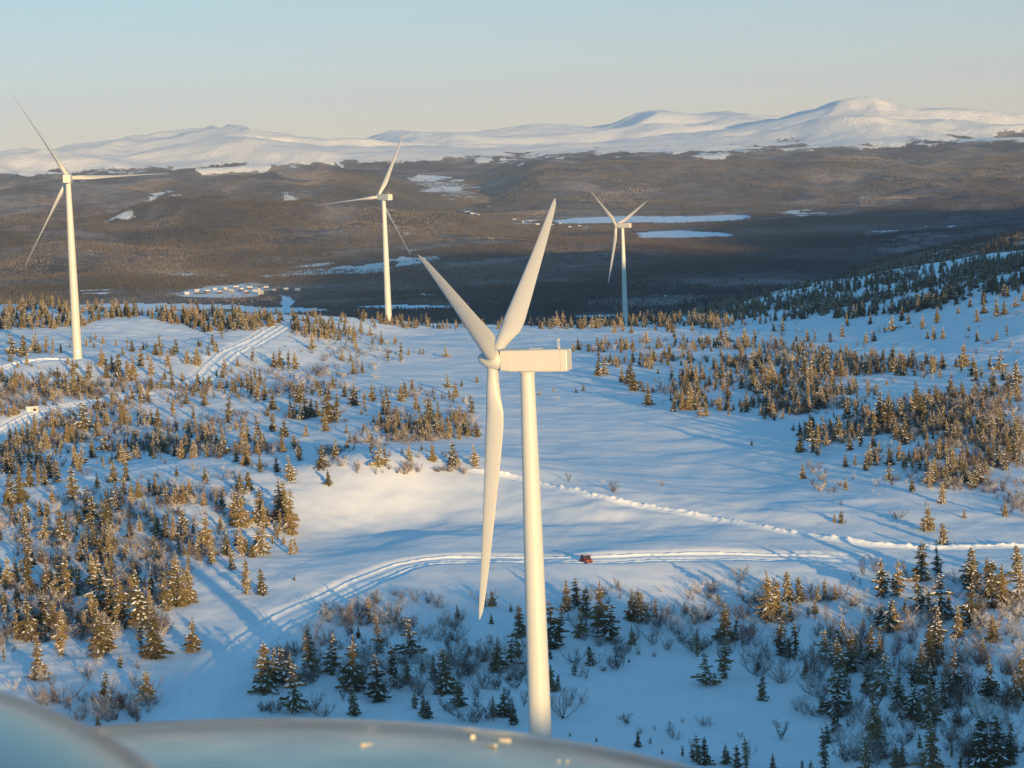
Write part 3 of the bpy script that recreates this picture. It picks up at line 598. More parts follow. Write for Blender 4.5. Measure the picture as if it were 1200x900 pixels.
# spruces read off the photograph: pixel of the foot (x, y) and height in pixels
T = """15,417,28 28,416,26 40,413,25 54,412,22 62,412,18 46,414,14 197,430,23 207,413,18 231,428,25 219,422,16 155,412,16 168,410,12 187,408,18 260,397,20 249,404,14
120,429,27 131,435,22 125,443,20 104,443,22 86,440,22 139,441,30 150,445,26 157,445,32 165,430,26 177,440,24 87,463,30 48,453,20 68,442,16 14,453,20 214,447,15 202,455,20 193,445,14 178,450,12
232,452,18 245,455,16 273,460,20 290,455,20 296,423,18 115,480,22 100,505,35 134,474,20 145,497,30 126,495,16 155,468,18 165,473,24 173,470,20 203,487,25 219,473,18 240,475,20 269,492,32 227,490,16 185,500,26 177,497,20 250,510,25 236,513,22 222,512,24
33,510,20 42,510,22 50,510,20 62,500,24 55,526,24 123,529,26 186,530,24 205,535,20 262,533,26 285,530,36 277,533,16 289,545,28 148,540,26 140,538,24 95,545,24 88,548,28 12,545,28 2,540,26 22,548,20 43,545,20
319,383,24 361,382,20 305,372,10 384,395,24 390,390,20 410,393,18 405,378,12 415,400,24 423,390,16 434,394,14 366,410,20 437,406,14 447,404,18 463,404,14 417,410,16 411,423,12 401,422,14 455,424,18 470,417,18 470,423,12 479,416,10 492,415,9 496,415,8 523,419,15 414,438,18 425,437,16
328,431,26 338,434,26 346,432,24 321,430,20 302,470,30 310,468,26 305,450,20 320,480,26 350,472,30 358,490,30 365,488,24 372,488,22 385,495,45 395,495,40 382,505,24 375,465,22 390,455,20 404,465,20 415,475,32 427,478,22 436,470,24 450,485,24 455,480,28 470,470,26 475,465,20 483,458,16 488,480,22 503,490,28 492,507,28 519,510,26 513,510,28 527,508,22 535,500,20 525,455,18 534,465,20 541,453,10 553,484,24 559,512,20 559,448,10 302,510,26 333,512,26 320,505,24 340,490,18 353,492,18
350,537,24 377,547,30 393,537,26 407,525,14 444,547,32 452,546,26 435,530,18 494,528,10 480,540,24 507,540,24 530,548,34 537,548,20 557,548,30
622,382,13 630,382,12 648,383,14 654,383,20 660,383,20 670,384,12 702,382,12 720,390,14 730,388,12 740,390,12 768,387,9 761,387,7 782,384,12 813,382,14 801,399,10 774,407,9 790,395,10
678,410,16 672,412,14 690,412,12 702,425,18 708,440,25 701,440,22 721,428,15 738,450,30 743,458,28 729,448,20 742,412,20 728,413,18 757,430,18 763,428,22 775,427,18 783,428,16 785,420,20 760,475,30 805,450,30 816,450,26 807,425,20 810,445,26 809,480,34 800,480,24 790,482,20 820,478,22 821,488,18 828,487,18 853,470,28 854,487,22 840,443,22 847,443,18 875,483,28 888,460,20 880,440,20 855,430,20 861,430,14 845,400,22 852,403,22 872,403,22 885,400,16 870,415,14 884,430,28 892,428,20 879,437,16 684,458,10 649,459,7 632,463,8 675,460,7 881,522,9 895,445,18
917,388,16 907,388,12 993,382,15 1020,380,14 987,395,17 973,400,14 933,400,10 946,400,16 955,399,14 1015,402,16 1024,400,16 1057,376,20 1045,388,20 1065,380,14 1081,385,18 1098,378,22 1094,398,18 1087,397,12 1105,397,16 1145,377,16 1153,367,18 1168,370,22 1177,368,18 1190,360,14 1180,393,16 1145,400,14 1168,398,12 1037,389,10 1135,388,9 1123,367,10
1129,430,32 1105,432,22 1093,437,24 1141,440,28 1160,433,20 1171,435,26 1191,455,34 1165,458,26 1181,460,26 1046,430,28 1058,440,28 1070,430,26 1050,440,24 1015,438,24 1020,425,20 1003,440,18 1030,435,18 943,445,38 953,440,28 960,435,26 968,438,30 975,460,30 985,440,28 980,430,18 992,415,14 918,443,28 918,410,16 905,445,22 902,460,34 915,462,26 960,478,26 936,485,26 993,490,28 1018,465,26 1000,452,16 1032,505,50 1043,508,44 1055,495,30 1075,488,44 1080,492,34 1067,490,30 1113,465,30 1128,468,24 1140,472,24 1173,475,14 918,490,14 953,500,14
938,530,26 953,530,42 945,515,24 960,525,32 968,522,18 958,534,20 941,561,20 991,574,16 966,573,12 991,547,18 1002,545,14 1015,551,20 983,517,34 1008,523,30 1025,510,36 1050,515,30 1060,520,36 1053,540,26 1042,563,22 1043,545,24 1060,548,20 1070,551,14 1078,551,22 1095,550,14 1116,548,28 1100,527,14 1125,520,20 1069,576,20 1105,590,26 1107,573,22 1118,575,16 1146,567,26 1140,545,14 1155,555,14 1179,551,18 1186,540,14 1178,605,20 1192,530,24 1165,520,18 1185,515,18
986,613,20 978,612,12 1087,622,35 1106,638,28 1130,607,12 1119,637,6
1034,700,50 1052,698,46 1080,680,50 1099,675,38 1078,718,50 1089,722,34 1102,725,55 1113,725,40 1135,690,52 1144,690,52 1162,710,58 1175,708,50 1193,675,40 1196,705,46 1137,735,62 1123,746,42 1149,702,20 1164,752,34 1152,765,20 1187,754,10 1060,718,20 1042,740,40 1032,735,30 1048,738,36 1020,776,45 1032,776,38 986,755,30 997,787,54 1003,770,30 984,805,60 1016,810,34 1034,815,50 1041,810,30 1054,830,48 1069,843,42 1069,805,32 1080,800,50 1090,780,55 1098,760,50 1104,777,34 1090,820,46 1120,817,62 1091,850,62 1105,830,38 1160,820,56 1190,828,50 1198,820,55 1182,790,22 1195,788,18 1026,876,70 1016,905,40 1092,900,62 1050,898,28 1057,898,30 1150,897,62 1169,900,66 1184,895,50 1126,902,24
902,726,62 910,720,44 923,704,38 937,705,32 958,705,22 966,703,28 979,702,22 850,752,50 817,769,36 828,803,40 838,802,16 849,794,55 915,768,52 925,770,26 933,767,44 893,820,32 888,787,20 968,777,42 986,752,32 981,780,34 980,840,56 979,858,32 967,900,50 818,893,34 826,896,36 812,890,20 800,886,14 851,895,28 864,900,30 875,900,40 906,902,20 940,905,14 950,905,14
536,726,20 577,710,22 576,731,14 599,717,12 522,812,55 509,798,32 538,828,40 502,842,28 583,787,40 600,783,38 607,778,40 609,745,40 596,797,14 555,788,14 566,775,14 578,840,28 590,840,36 602,849,30 646,810,35 654,808,20 648,760,60 656,755,50 664,715,40 676,710,36 681,747,36 686,722,38 704,735,60 714,750,44 741,727,42 750,727,40 758,728,24 768,723,24 741,756,28 692,780,26 673,791,20 737,776,6 654,809,13 645,772,16 668,863,7 699,869,7 748,875,20 776,883,7
433,730,38 420,748,18 445,765,48 312,810,62 320,808,52 332,802,46 341,800,40 345,835,60 363,792,60 389,790,50 413,810,70 414,838,38 444,822,60 462,804,55 482,770,50 478,802,32 495,788,22 497,840,30 486,830,26
12,590,40 24,588,40 14,613,36 35,570,30 45,568,30 53,568,26 62,590,24 85,585,40 58,560,30 68,565,28 91,553,24 114,572,20 102,612,45 110,618,44 103,636,26 125,623,42 137,600,38 145,545,26 133,565,28 148,563,24 72,637,45 52,632,28 28,625,26 118,657,36 128,655,36 33,672,46 95,657,26 185,632,30 195,590,30
277,541,20 288,545,26 305,553,24 324,553,22 341,565,34 351,540,20 385,568,20 282,578,28 292,575,24 280,575,22 260,595,26 254,597,24 207,590,26 222,583,28 275,615,42 284,617,44 305,612,44 309,617,32 329,610,55 341,626,56 335,600,40 323,627,18 194,630,30 203,631,32 216,630,36 241,640,44 234,650,28 248,660,34 266,650,34 284,650,36 307,650,40 341,649,20 347,648,20 205,674,30 221,672,28 288,675,24
205,708,50 215,710,50 222,705,40 178,700,42 289,696,44 307,696,34 226,764,46 345,680,8
33,694,45 56,696,45 70,700,44 80,705,60 110,695,50 120,710,56 130,690,30 143,735,64 130,730,48 166,735,70 155,700,30 195,715,50 7,722,34 34,750,58 52,740,50 72,768,60 63,735,38 107,730,40 117,768,60 128,760,40 181,770,62 165,760,40 45,795,52 52,752,20 123,823,40 172,821,42 141,782,20 142,830,18 115,850,14 5,775,20 8,690,40"""
TREES = [tuple(float(v) for v in t.split(',')) for t in T.split()]
NHAND = len(TREES)
def inpoly(x, y, P):
    c = False; n = len(P)
    for i in range(n):
        (x1, y1), (x2, y2) = P[i], P[(i+1) % n]
        if (y1 > y) != (y2 > y) and x < (x2-x1)*(y-y1)/(y2-y1)+x1: c = not c
    return c
RT = random.Random(5)
def fill(P, n, hm, out, dens=None, gap=0):
    xs = [p[0] for p in P]; ys = [p[1] for p in P]; k = 0; tries = 0
    while k < n and tries < n*12:
        tries += 1
        x, y = RT.uniform(min(xs), max(xs)), RT.uniform(min(ys), max(ys))
        if not inpoly(x, y, P): continue
        q = hit(x, y)
        if q is None or q[1] > 2300: continue
        cl_ = float(fbm(np.array(q[0]), np.array(q[1]*.8), 38, 2, 55))
        if RT.random() > sstep(-.35, .25, np.array(cl_)) * .95 + .05: continue
        out.append((q, RT.uniform(*hm) * RT.choice((1, 1, .8, .6)))); k += 1
spr_pts, bir_pts = [], []
for x, y, h in TREES:
    if y > 899.5: y = 899.5 + (y-899.5)*.6
    q = hit(x, y)
    if q is None or q[1] > 2300: continue
    spr_pts.append((q, h * math.hypot(q[0], q[1], CAM_Z-q[2]) / F_PX * .96))
NH = len(spr_pts)
fill([(-10,348),(150,350),(330,366),(335,388),(250,392),(170,372),(120,374),(90,386),(-10,386)], 420, (4.5,8.5), spr_pts)
fill([(330,370),(690,376),(690,386),(540,386),(430,384),(400,400),(345,392)], 190, (4,7.5), spr_pts)
fill([(680,376),(760,372),(860,352),(950,342),(1050,326),(1100,318),(1210,302),(1210,352),(1100,364),(1000,374),(900,374),(840,386),(770,384),(680,385)], 1200, (4.5,8.5), spr_pts)
fill([(690,400),(900,400),(1200,440),(1200,560),(1100,580),(1000,540),(880,485),(760,475)], 820, (3.5,7), spr_pts)
fill([(690,400),(900,400),(1040,420),(1040,500),(900,480),(760,470)], 260, (3.5,7), spr_pts)
fill([(75,392),(250,392),(300,455),(100,470),(-10,455),(-10,430)], 120, (3,6.5), spr_pts)
fill([(-10,440),(80,440),(300,440),(330,500),(100,520),(-10,500)], 220, (3,6), spr_pts)
fill([(-10,505),(150,520),(340,512),(360,528),(150,545),(-10,570)], 180, (4,7.5), spr_pts)
fill([(-10,570),(150,555),(330,560),(335,640),(200,700),(150,750),(-10,760)], 170, (3,7), spr_pts)
fill([(340,455),(540,470),(555,515),(430,520),(340,515)], 170, (3,6), spr_pts)
fill([(830,700),(1200,650),(1200,890),(960,890)], 40, (3,5), spr_pts)
def fill_ground(n, x0, x1, r0, r1, hm, out):
    for _ in range(n):
        px = RT.uniform(x0, x1); d = ray(px, 330); a = math.atan2(d.x, d.y); r = RT.uniform(r0, r1)
        x, y = r*math.sin(a), r*math.cos(a)
        if float(fbm(np.array(x), np.array(y), 60, 2, 57)) < -.25: continue
        out.append(((x, y, float(hgt(np.array(x), np.array(y)))), RT.uniform(*hm)*RT.choice((1, .8, .65))))
fill_ground(900, 780, 1215, 1380, 1900, (4, 8), spr_pts)
# birch scrub
fill([(-10,450),(80,450),(300,445),(330,505),(90,525),(-10,470)], 470, (2,4), bir_pts)
fill([(60,425),(160,425),(200,470),(80,480),(0,480),(0,450)], 240, (2,4), bir_pts)
fill([(-10,510),(150,522),(340,515),(355,530),(150,548),(-10,575)], 270, (2.5,4.5), bir_pts)
fill([(-10,560),(150,548),(320,545),(340,600),(200,690),(-10,700)], 520, (2,4.2), bir_pts)
fill([(-10,700),(190,700),(215,790),(160,850),(100,850),(-10,800)], 256, (2.5,5), bir_pts)
fill([(340,372),(440,378),(475,425),(400,445),(330,430)], 156, (2,3.5), bir_pts)
fill([(320,440),(420,455),(545,460),(565,512),(430,525),(330,520)], 330, (2,4), bir_pts)
fill([(380,528),(565,530),(550,556),(370,556)], 85, (2,3.5), bir_pts)
fill([(340,400),(440,455),(330,470),(260,440)], 114, (2,3.5), bir_pts)
fill([(680,405),(900,405),(1210,445),(1210,560),(1100,575),(1000,535),(880,480),(770,475)], 1500, (2,4.2), bir_pts)
fill([(940,540),(1210,560),(1210,620),(1120,610),(960,590)], 114, (1.8,3.5), bir_pts)
fill([(680,380),(1000,380),(1200,360),(1200,420),(1000,415),(760,400)], 99, (1.5,3), bir_pts)
fill([(400,700),(620,690),(640,850),(300,840),(300,780)], 241, (2.5,5), bir_pts)
fill([(640,690),(780,690),(800,760),(680,800)], 70, (2,4), bir_pts)
fill([(770,700),(1000,665),(1210,690),(1210,900),(1000,900),(900,800),(800,760)], 370, (2.5,5.5), bir_pts)
fill([(700,830),(860,840),(900,900),(760,880)], 16, (1.5,3), bir_pts)
for x, y, h in [(209,578,22),(865,682,24),(811,730,26),(805,719,18),(690,705,22),(441,444,9),(440,432,10),(371,440,18),(653,470,7),(666,565,12),(719,577,17),(706,567,6),(775,570,9),(915,866,26),(992,892,24),(660,842,40),(665,828,26),(683,824,14),(1052,608,14),(790,865,16)]:
    q = hit(x, y); bir_pts.append((q, h * math.hypot(q[0], q[1]) / F_PX))
print('spruces', len(spr_pts), 'birches', len(bir_pts))
def off_road(q, d=4.5):
    return all(((PATH[k][::3]-np.array(q[:2]))**2).sum(1).min() > (d if k != 'crest' else 2.0)**2 for k in PATH)
spr_pts = [p for i, p in enumerate(spr_pts) if i < NH or off_road(p[0])]
bir_pts = [p for p in bir_pts if off_road(p[0])]

def px_of(x, y, z):
    d = Vector((x, y, z-CAM_Z)); f = d.dot(Fv); u, v = d.dot(Rv)/f, d.dot(Uv)/f
    dx, dy = u*cr - v*sr, u*sr + v*cr
    return 600 + F_PX*dx, 450 - F_PX*dy
# ------------------------------------------------------------------ individuals and the rest
SORT = sorted(range(len(spr_pts)), key=lambda i: -spr_pts[i][1]/max(spr_pts[i][0][1], 1))
def vis(q): x, y = px_of(*q); return -30 < x < 1230 and y < 935
SORT = [i for i in SORT if vis(spr_pts[i][0])]
IND = SORT[:300]; REST = [i for i in SORT[300:]]
ZONES = [  # polygon in the photo, where it is
 ('in the shaded front corner right of the snow flat', [(940,860),(1240,860),(1240,960),(940,960)]),
 ('on the sunlit hump at the lower right', [(1040,800),(1240,800),(1240,860),(1040,860)]),
 ('in the lower right stand, between the shaded flat and the hump', [(940,755),(1240,755),(1240,800),(1040,800),(1040,860),(940,860)]),
 ('on the dark upper edge of the lower right stand, below the straight snow track', [(1000,600),(1240,645),(1240,755),(1000,755)]),
 ('at the left rim of the lower right stand, above the shaded flat', [(780,660),(1000,660),(1000,755),(940,755),(940,860),(780,860)]),
 ('at the front edge of the shaded flat, just above the aircraft nose', [(640,855),(940,855),(940,960),(640,960)]),
 ('in the sunlit clump right of the nearest tower, below the red snow vehicle', [(636,690),(780,690),(780,800),(636,800)]),
 ('in the shade between the hanging blade and the nearest tower', [(560,690),(636,690),(636,860),(560,860)]),
 ('in the shaded clump left of the hanging blade', [(400,700),(560,700),(560,860),(400,860)]),
 ('in the dark group right of the curved road, just above the aircraft nose', [(290,740),(400,700),(400,860),(290,860)]),
 ('in the dense stand at the lower left, left of the curved road', [(-40,680),(240,680),(240,770),(-40,800)]),
 ('in the blue shade below the lower left stand', [(-40,770),(240,770),(240,870),(-40,870)]),
 ('on the left hillside beside the bowl of sunlit snow', [(230,565),(360,565),(360,700),(230,700)]),
 ('on the left hillside near the frame edge', [(-40,550),(120,550),(120,680),(-40,680)]),
 ('in the middle of the left hillside, below its bare crest', [(120,550),(230,550),(230,700),(120,700)]),
 ('in the dark dip behind the crest of the left hillside', [(-40,515),(345,508),(345,550),(-40,560)]),
 ('on the snow crest just left of the hanging blade', [(340,515),(580,515),(580,575),(340,575)]),
 ('in the long sunlit stand left of the nearest rotor', [(330,440),(570,440),(570,516),(330,516)]),
 ('on the scrubby slope between the left turbine and the rutted track', [(70,390),(250,390),(250,470),(70,470)]),
 ('on the mound below the left turbine, beside the small white cabin', [(-40,440),(330,440),(330,516),(-40,516)]),
 ('in the clump at the end of the left turbine pad', [(-40,395),(75,395),(75,440),(-40,440)]),
 ('beside the rutted track climbing to the ridge edge', [(250,360),(380,360),(380,440),(250,440)]),
 ('on the open snow right of the rutted track', [(380,384),(560,384),(560,440),(380,440)]),
 ('in the left part of the big stand behind the nacelle', [(660,395),(860,395),(860,495),(660,495)]),
 ('in the middle of the big stand at the right', [(860,395),(1000,395),(1000,500),(860,500)]),
 ('in the right part of the big stand, near the frame edge', [(1000,405),(1240,405),(1240,515),(1000,515)]),
 ('on the ragged lower edge of the big right-hand stand', [(900,500),(1240,500),(1240,585),(900,585)]),
 ('alone on the blue snow above the long straight berm', [(900,585),(1240,585),(1240,650),(900,650)]),
 ('on the high ground at the upper right', [(940,300),(1240,300),(1240,410),(940,410)]),
 ('on the far edge of the plateau', [(-40,340),(940,340),(940,410),(-40,410)]),
]
def zone(x, y):
    for n_, P in ZONES:
        if inpoly(x, y, P): return n_
    return 'standing on the open snow field'
VDESC = ['snow dusted', 'snow laden', 'slim', 'broad', 'white with snow', 'dark', 'ragged and thin', 'uneven', 'column shaped', 'squat and bushy', 'very thin', 'sharp pointed']
def make_tree(kind, meshes, names, loc, h, rz, wide=1.0):
    root = empty(kind, loc, rz); root.scale = (h*wide, h*wide, h)
    crown = None
    for nm, me in zip(names, meshes):
        o = bpy.data.objects.new(nm, me); COL.objects.link(o)
        o.parent = crown if nm == 'snow_load' else root
        if nm == 'crown': crown = o
        if nm in ('snow_load', 'twigs'): o['kind'] = 'stuff'
    return root
RP = random.Random(21); info = []
for i in IND:
    q, h = spr_pts[i]; v = RP.randrange(12) if h > 3.5 else RP.choice((3,1,4,7,9))
    x, y = px_of(*q); hp = h*F_PX/q[1]
    o = make_tree('spruce_tree', SPR[v], ('trunk','crown','snow_load'), (q[0], q[1], q[2]-.1), h, RP.uniform(0, 6.28), RP.uniform(.92, 1.15) * (1.0 if h > 4 else 1.25))
    info.append([o, zone(x, y), x, y, hp, v])
byz = {}
for t in info: byz.setdefault(t[1], []).append(t)
ORD = ['', 'second ', 'third ', 'fourth ']
for z, L_ in byz.items():
    used = set()
    def give(t, s): t[0]['label'] = s; t[0]['group'] = 'spruces ' + z; used.add(id(t))
    if len(L_) == 1: give(L_[0], f"the {VDESC[L_[0][5]]} spruce {z}"); continue
    hs = sorted(L_, key=lambda t: -t[4])
    give(hs[0], f"tallest spruce {z}")
    rest = [t for t in L_ if id(t) not in used]; xs = sorted(rest, key=lambda t: t[2])
    for k, nm in enumerate(('leftmost', 'second from the left')):
        if k < len(xs)-1 and id(xs[k]) not in used: give(xs[k], f"{VDESC[xs[k][5]]} spruce, {nm} {z}")
    for k, nm in enumerate(('rightmost', 'second from the right')):
        if len(xs) > 4 and id(xs[-1-k]) not in used: give(xs[-1-k], f"{VDESC[xs[-1-k][5]]} spruce, {nm} {z}")
    rest = [t for t in L_ if id(t) not in used]
    if rest: t = min(rest, key=lambda t: t[4]); give(t, f"smallest spruce {z}")
    rest = [t for t in L_ if id(t) not in used]
    if rest: t = max(rest, key=lambda t: t[3]); give(t, f"lowest standing spruce {z}")
    rest = [t for t in L_ if id(t) not in used]
    if rest: t = min(rest, key=lambda t: t[3]); give(t, f"hindmost spruce {z}")
    rest = [t for t in L_ if id(t) not in used]; byv = {}
    for t in rest: byv.setdefault((t[5], t[4] > np.median([q[4] for q in L_])), []).append(t)
    for (v, tall), G in byv.items():
        G.sort(key=lambda t: t[2]); sz = 'tall' if tall else 'low'
        for k, t in enumerate(G):
            w_ = f"{sz} {VDESC[v]} spruce {z}"
            if len(G) == 2: w_ = f"{'left' if k == 0 else 'right'} of two {sz} {VDESC[v]} spruces {z}"
            elif len(G) == 3: w_ = f"{('left','middle','right')[k]} of three {sz} {VDESC[v]} spruces {z}"
            elif len(G) > 3: w_ = f"{sz} {VDESC[v]} spruce, number {('one','two','three','four','five','six','seven','eight')[min(k,7)]} from the left {z}"
            give(t, w_)
for t in info: tag(t[0], cat='spruce')
bs = [i for i in sorted(range(len(bir_pts)), key=lambda i: -bir_pts[i][1]/bir_pts[i][0][1]) if vis(bir_pts[i][0])]
BIND, BREST = bs[:290], bs[290:]
BD = ['bare brown', 'wide frosted', 'thin bare', 'pale frosted', 'dense bare', 'frosted']
binf = []
for i in BIND:
    q, h = bir_pts[i]; v = RP.randrange(6); x, y = px_of(*q)
    o = make_tree('birch_shrub', BIR[v], ('stems','twigs'), (q[0], q[1], q[2]-.1), h, RP.uniform(0, 6.28), RP.uniform(.9, 1.3))
    binf.append([o, zone(x, y), x, y, h*F_PX/q[1], v])
byz = {}
for t in binf: byz.setdefault((t[1], t[5]), []).append(t)
NUM = ('first','second','third','fourth','fifth','sixth','seventh','eighth','ninth','tenth','eleventh','twelfth','thirteenth','fourteenth','fifteenth','sixteenth','seventeenth','eighteenth','nineteenth','twentieth')
for (z, v), G in byz.items():
    G.sort(key=lambda t: t[2])
    for k, t in enumerate(G):
        w_ = f"{BD[v]} birch shrub {z}" if len(G) == 1 else f"{NUM[min(k, 19)]} {BD[v]} birch shrub from the left {z}"
        tag(t[0], w_, 'birch shrub', 'birch shrubs ' + z)
for t in info + binf:
    if len(t[0]['label'].split()) > 16: t[0]['label'] = ' '.join(t[0]['label'].replace('the lower right stand', 'the lower right stand').split()[:16])

# the rest, past the first three hundred, as instanced geometry
def gn_scatter(name, V, scales, rots, variant, objs, label=None, wide=None):
    me = bpy.data.meshes.new(name); me.vertices.add(len(V)); me.vertices.foreach_set('co', np.asarray(V, np.float32).ravel())
    Vn = np.asarray(V, float); tone = .5 + 1.5*fbm(Vn[:, 0], Vn[:, 1]*.6, 700, 5, 93)
    for nm, arr, tp in (('sc', scales, 'FLOAT'), ('rz', rots, 'FLOAT'), ('vr', variant, 'INT'), ('tone', tone, 'FLOAT')):
        a = me.attributes.new(nm, tp, 'POINT'); a.data.foreach_set('value', np.asarray(arr, np.float32 if tp == 'FLOAT' else np.int32))
    o = link(name, me); tag(o, kind='stuff', label=label)
    g = bpy.data.node_groups.new(name, 'GeometryNodeTree')
    g.interface.new_socket('Geometry', in_out='INPUT', socket_type='NodeSocketGeometry'); g.interface.new_socket('Geometry', in_out='OUTPUT', socket_type='NodeSocketGeometry')
    nn = g.nodes.new; lk = g.links.new; gi, go = nn('NodeGroupInput'), nn('NodeGroupOutput'); jn = nn('GeometryNodeJoinGeometry')
    m2p = nn('GeometryNodeMeshToPoints'); lk(gi.outputs[0], m2p.inputs[0])
    def attr(nm, tp):
        a = nn('GeometryNodeInputNamedAttribute'); a.data_type = tp; a.inputs[0].default_value = nm; return a.outputs[0]
    s, r, v = attr('sc', 'FLOAT'), attr('rz', 'FLOAT'), attr('vr', 'INT'); cx = nn('ShaderNodeCombineXYZ'); lk(r, cx.inputs[2])
    for k, ob in enumerate(objs):
        cmp_ = nn('FunctionNodeCompare'); cmp_.data_type = 'INT'; cmp_.operation = 'EQUAL'; lk(v, cmp_.inputs[2]); cmp_.inputs[3].default_value = k
        oi = nn('GeometryNodeObjectInfo'); oi.inputs[0].default_value = ob; oi.inputs['As Instance'].default_value = True
        ip = nn('GeometryNodeInstanceOnPoints'); lk(m2p.outputs[0], ip.inputs[0]); lk(cmp_.outputs[0], ip.inputs['Selection']); lk(oi.outputs['Geometry'], ip.inputs['Instance'])
        lk(cx.outputs[0], ip.inputs['Rotation']); lk(s, ip.inputs['Scale']); lk(ip.outputs[0], jn.inputs[0])
    lk(jn.outputs[0], go.inputs[0]); md = o.modifiers.new('scatter', 'NODES'); md.node_group = g; return o
def joined(name, meshes):
    mb = MB(); mats = []
    for k, me in enumerate(meshes):
        mats.append(me.materials[0]); mb.add([tuple(v.co) for v in me.vertices], [tuple(p.vertices) for p in me.polygons], k)
    me = bpy.data.meshes.new(name); me.from_pydata(mb.v, [], mb.f); me.update(); me.polygons.foreach_set('material_index', mb.m)
    for mt in mats: me.materials.append(mt)
    return bpy.data.objects.new(name, me)      # never linked to the scene: only a source for the instances
SP_SRC = [joined('spruce_source', s) for s in SPR]; BI_SRC = [joined('birch_source', s) for s in BIR]
P = [spr_pts[i] for i in REST]
gn_scatter('distant_spruces', [(q[0], q[1], q[2]-.1) for q, h in P], [h for q, h in P], [RP.uniform(0, 6.28) for _ in P], [RP.randrange(12) for _ in P], SP_SRC, 'small far spruces scattered over the plateau beyond the larger ones')
P = [bir_pts[i] for i in BREST]
gn_scatter('birch_scrub', [(q[0], q[1], q[2]-.1) for q, h in P], [h for q, h in P], [RP.uniform(0, 6.28) for _ in P], [RP.randrange(6) for _ in P], BI_SRC, 'low bare birch scrub between the spruces')
# spruces on the ridge behind the aircraft and on the slope at the right: they throw the long streaks of shade
def polar_h(x, y):
    r = np.hypot(x, y); a = np.mod(np.arctan2(x, y), 2*math.pi); AZm = np.mod(AZ, 2*math.pi); o = np.argsort(AZm)
    i = np.clip(np.interp(r, RR, np.arange(NR)), 0, NR-1.001); i0 = i.astype(int); fi = i-i0
    j = np.interp(a, AZm[o], np.arange(NA)); j0 = np.clip(j.astype(int), 0, NA-2); fj = j-j0
    G_ = GZ[:, o]
    return G_[i0, j0]*(1-fi)*(1-fj) + G_[i0+1, j0]*fi*(1-fj) + G_[i0, j0+1]*(1-fi)*fj + G_[i0+1, j0+1]*fi*fj
g2 = np.random.default_rng(3); n = 1500
a = g2.uniform(-900, 900, n); b = g2.normal(0, 90, n); c, s = math.cos(SUN_AZ), math.sin(SUN_AZ)
x = 360 + a*c - b*s; y = -330 + a*s + b*c
x = np.r_[x, g2.uniform(180, 620, 700)]; y = np.r_[y, g2.uniform(380, 1500, 700)]
ok = (np.abs(np.degrees(np.arctan2(x, y))) > 13.0) & (fbm(x, y, 90, 2, 71) > -.15); x, y = x[ok], y[ok]
z = polar_h(x, y)
gn_scatter('ridge_spruces', np.stack([x, y, z-.1], 1), g2.uniform(4, 9, len(x)), g2.uniform(0, 6.28, len(x)), g2.integers(0, 12, len(x)), SP_SRC, 'open spruce growth on the ridges around the plateau')

# ---- valley forest: real crowns, one by one near, in groves far away
def cone_tree(seed, n_cones, spread):
    R = random.Random(seed); mb = MB()
    for k in range(n_cones):
        cx, cy = R.uniform(-spread, spread), R.uniform(-spread, spread); h = R.uniform(.7, 1.1); r = R.uniform(.15, .22)
        for (z0, z1, rr) in ((.04, .60, r), (.38, 1.0, r*.66)):
            ring = [(cx + rr*h*math.cos(2*math.pi*i/6+R.uniform(-.3,.3)), cy + rr*h*math.sin(2*math.pi*i/6), h*z0*R.uniform(.9, 1.2)) for i in range(6)]
            mb.add(ring + [(cx, cy, h*z1)], [(i, (i+1) % 6, 6) for i in range(6)])
    me = bpy.data.meshes.new('forest_source'); me.from_pydata(mb.v, [], mb.f); me.update(); me.materials.append(M['forest']); return bpy.data.objects.new('forest_source', me)
m = M['forest'] = mat('forest_crowns', (.07, .07, .05), .8, spec=.1)
oi = N(m, "ShaderNodeObjectInfo"); tn = N(m, "ShaderNodeAttribute"); tn.attribute_type = 'INSTANCER'; tn.attribute_name = 'tone'
tv = math_n(m, 'ADD', math_n(m, 'MULTIPLY', oi.outputs["Random"], .45), math_n(m, 'MULTIPLY', tn.outputs["Fac"], .62))
r = ramp(m, tv, [(0, (.046, .042, .034)), (.5, (.090, .074, .060)), (.85, (.125, .103, .088)), (1, (.22, .19, .175))]); L(m, r.outputs[0], BS(m).inputs["Base Color"])
FS = [cone_tree(1, 1, 0), cone_tree(2, 1, 0), cone_tree(3, 3, .8), cone_tree(4, 6, 1.6), cone_tree(5, 8, 2.4)]
def scatter_forest(n, r0, r1, hmin, hmax, var, seed):
    g = np.random.default_rng(seed); az = g.uniform(-rad(13.2), rad(13.2), n); r = np.sqrt(g.uniform(r0*r0, r1*r1, n))
    x, y = r*np.sin(az), r*np.cos(az); k = (1 - .86*clearings(x, y)) * (~lakes(x, y)) * ((r > 2400) | (x > 120))
    k = k * np.clip(.55 + 1.9*fbm(x, y, 420, 4, 91), .03, 1); sel = g.uniform(0, 1, n) < k; x, y = x[sel], y[sel]; z = hgt(x, y)
    # keep what the line of sight can reach
    jj_ = np.clip(np.interp(np.arctan2(x, y), az_in, np.arange(NI)), 0, NI-1).astype(int); ri = np.interp(np.hypot(x, y), RR, np.arange(NR)).astype(int)
    ANG = np.maximum.accumulate((GZ[:, :NI]-CAM_Z)/RR[:, None], axis=0)
    see = (z + hmax + 6 - CAM_Z)/np.hypot(x, y) > ANG[np.clip(ri-1, 0, NR-1), jj_]
    x, y, z = x[see], y[see], z[see]
    return np.stack([x, y, z-.5], 1), g.uniform(hmin, hmax, len(x)), g.uniform(0, 6.28, len(x)), g.choice(var, len(x))
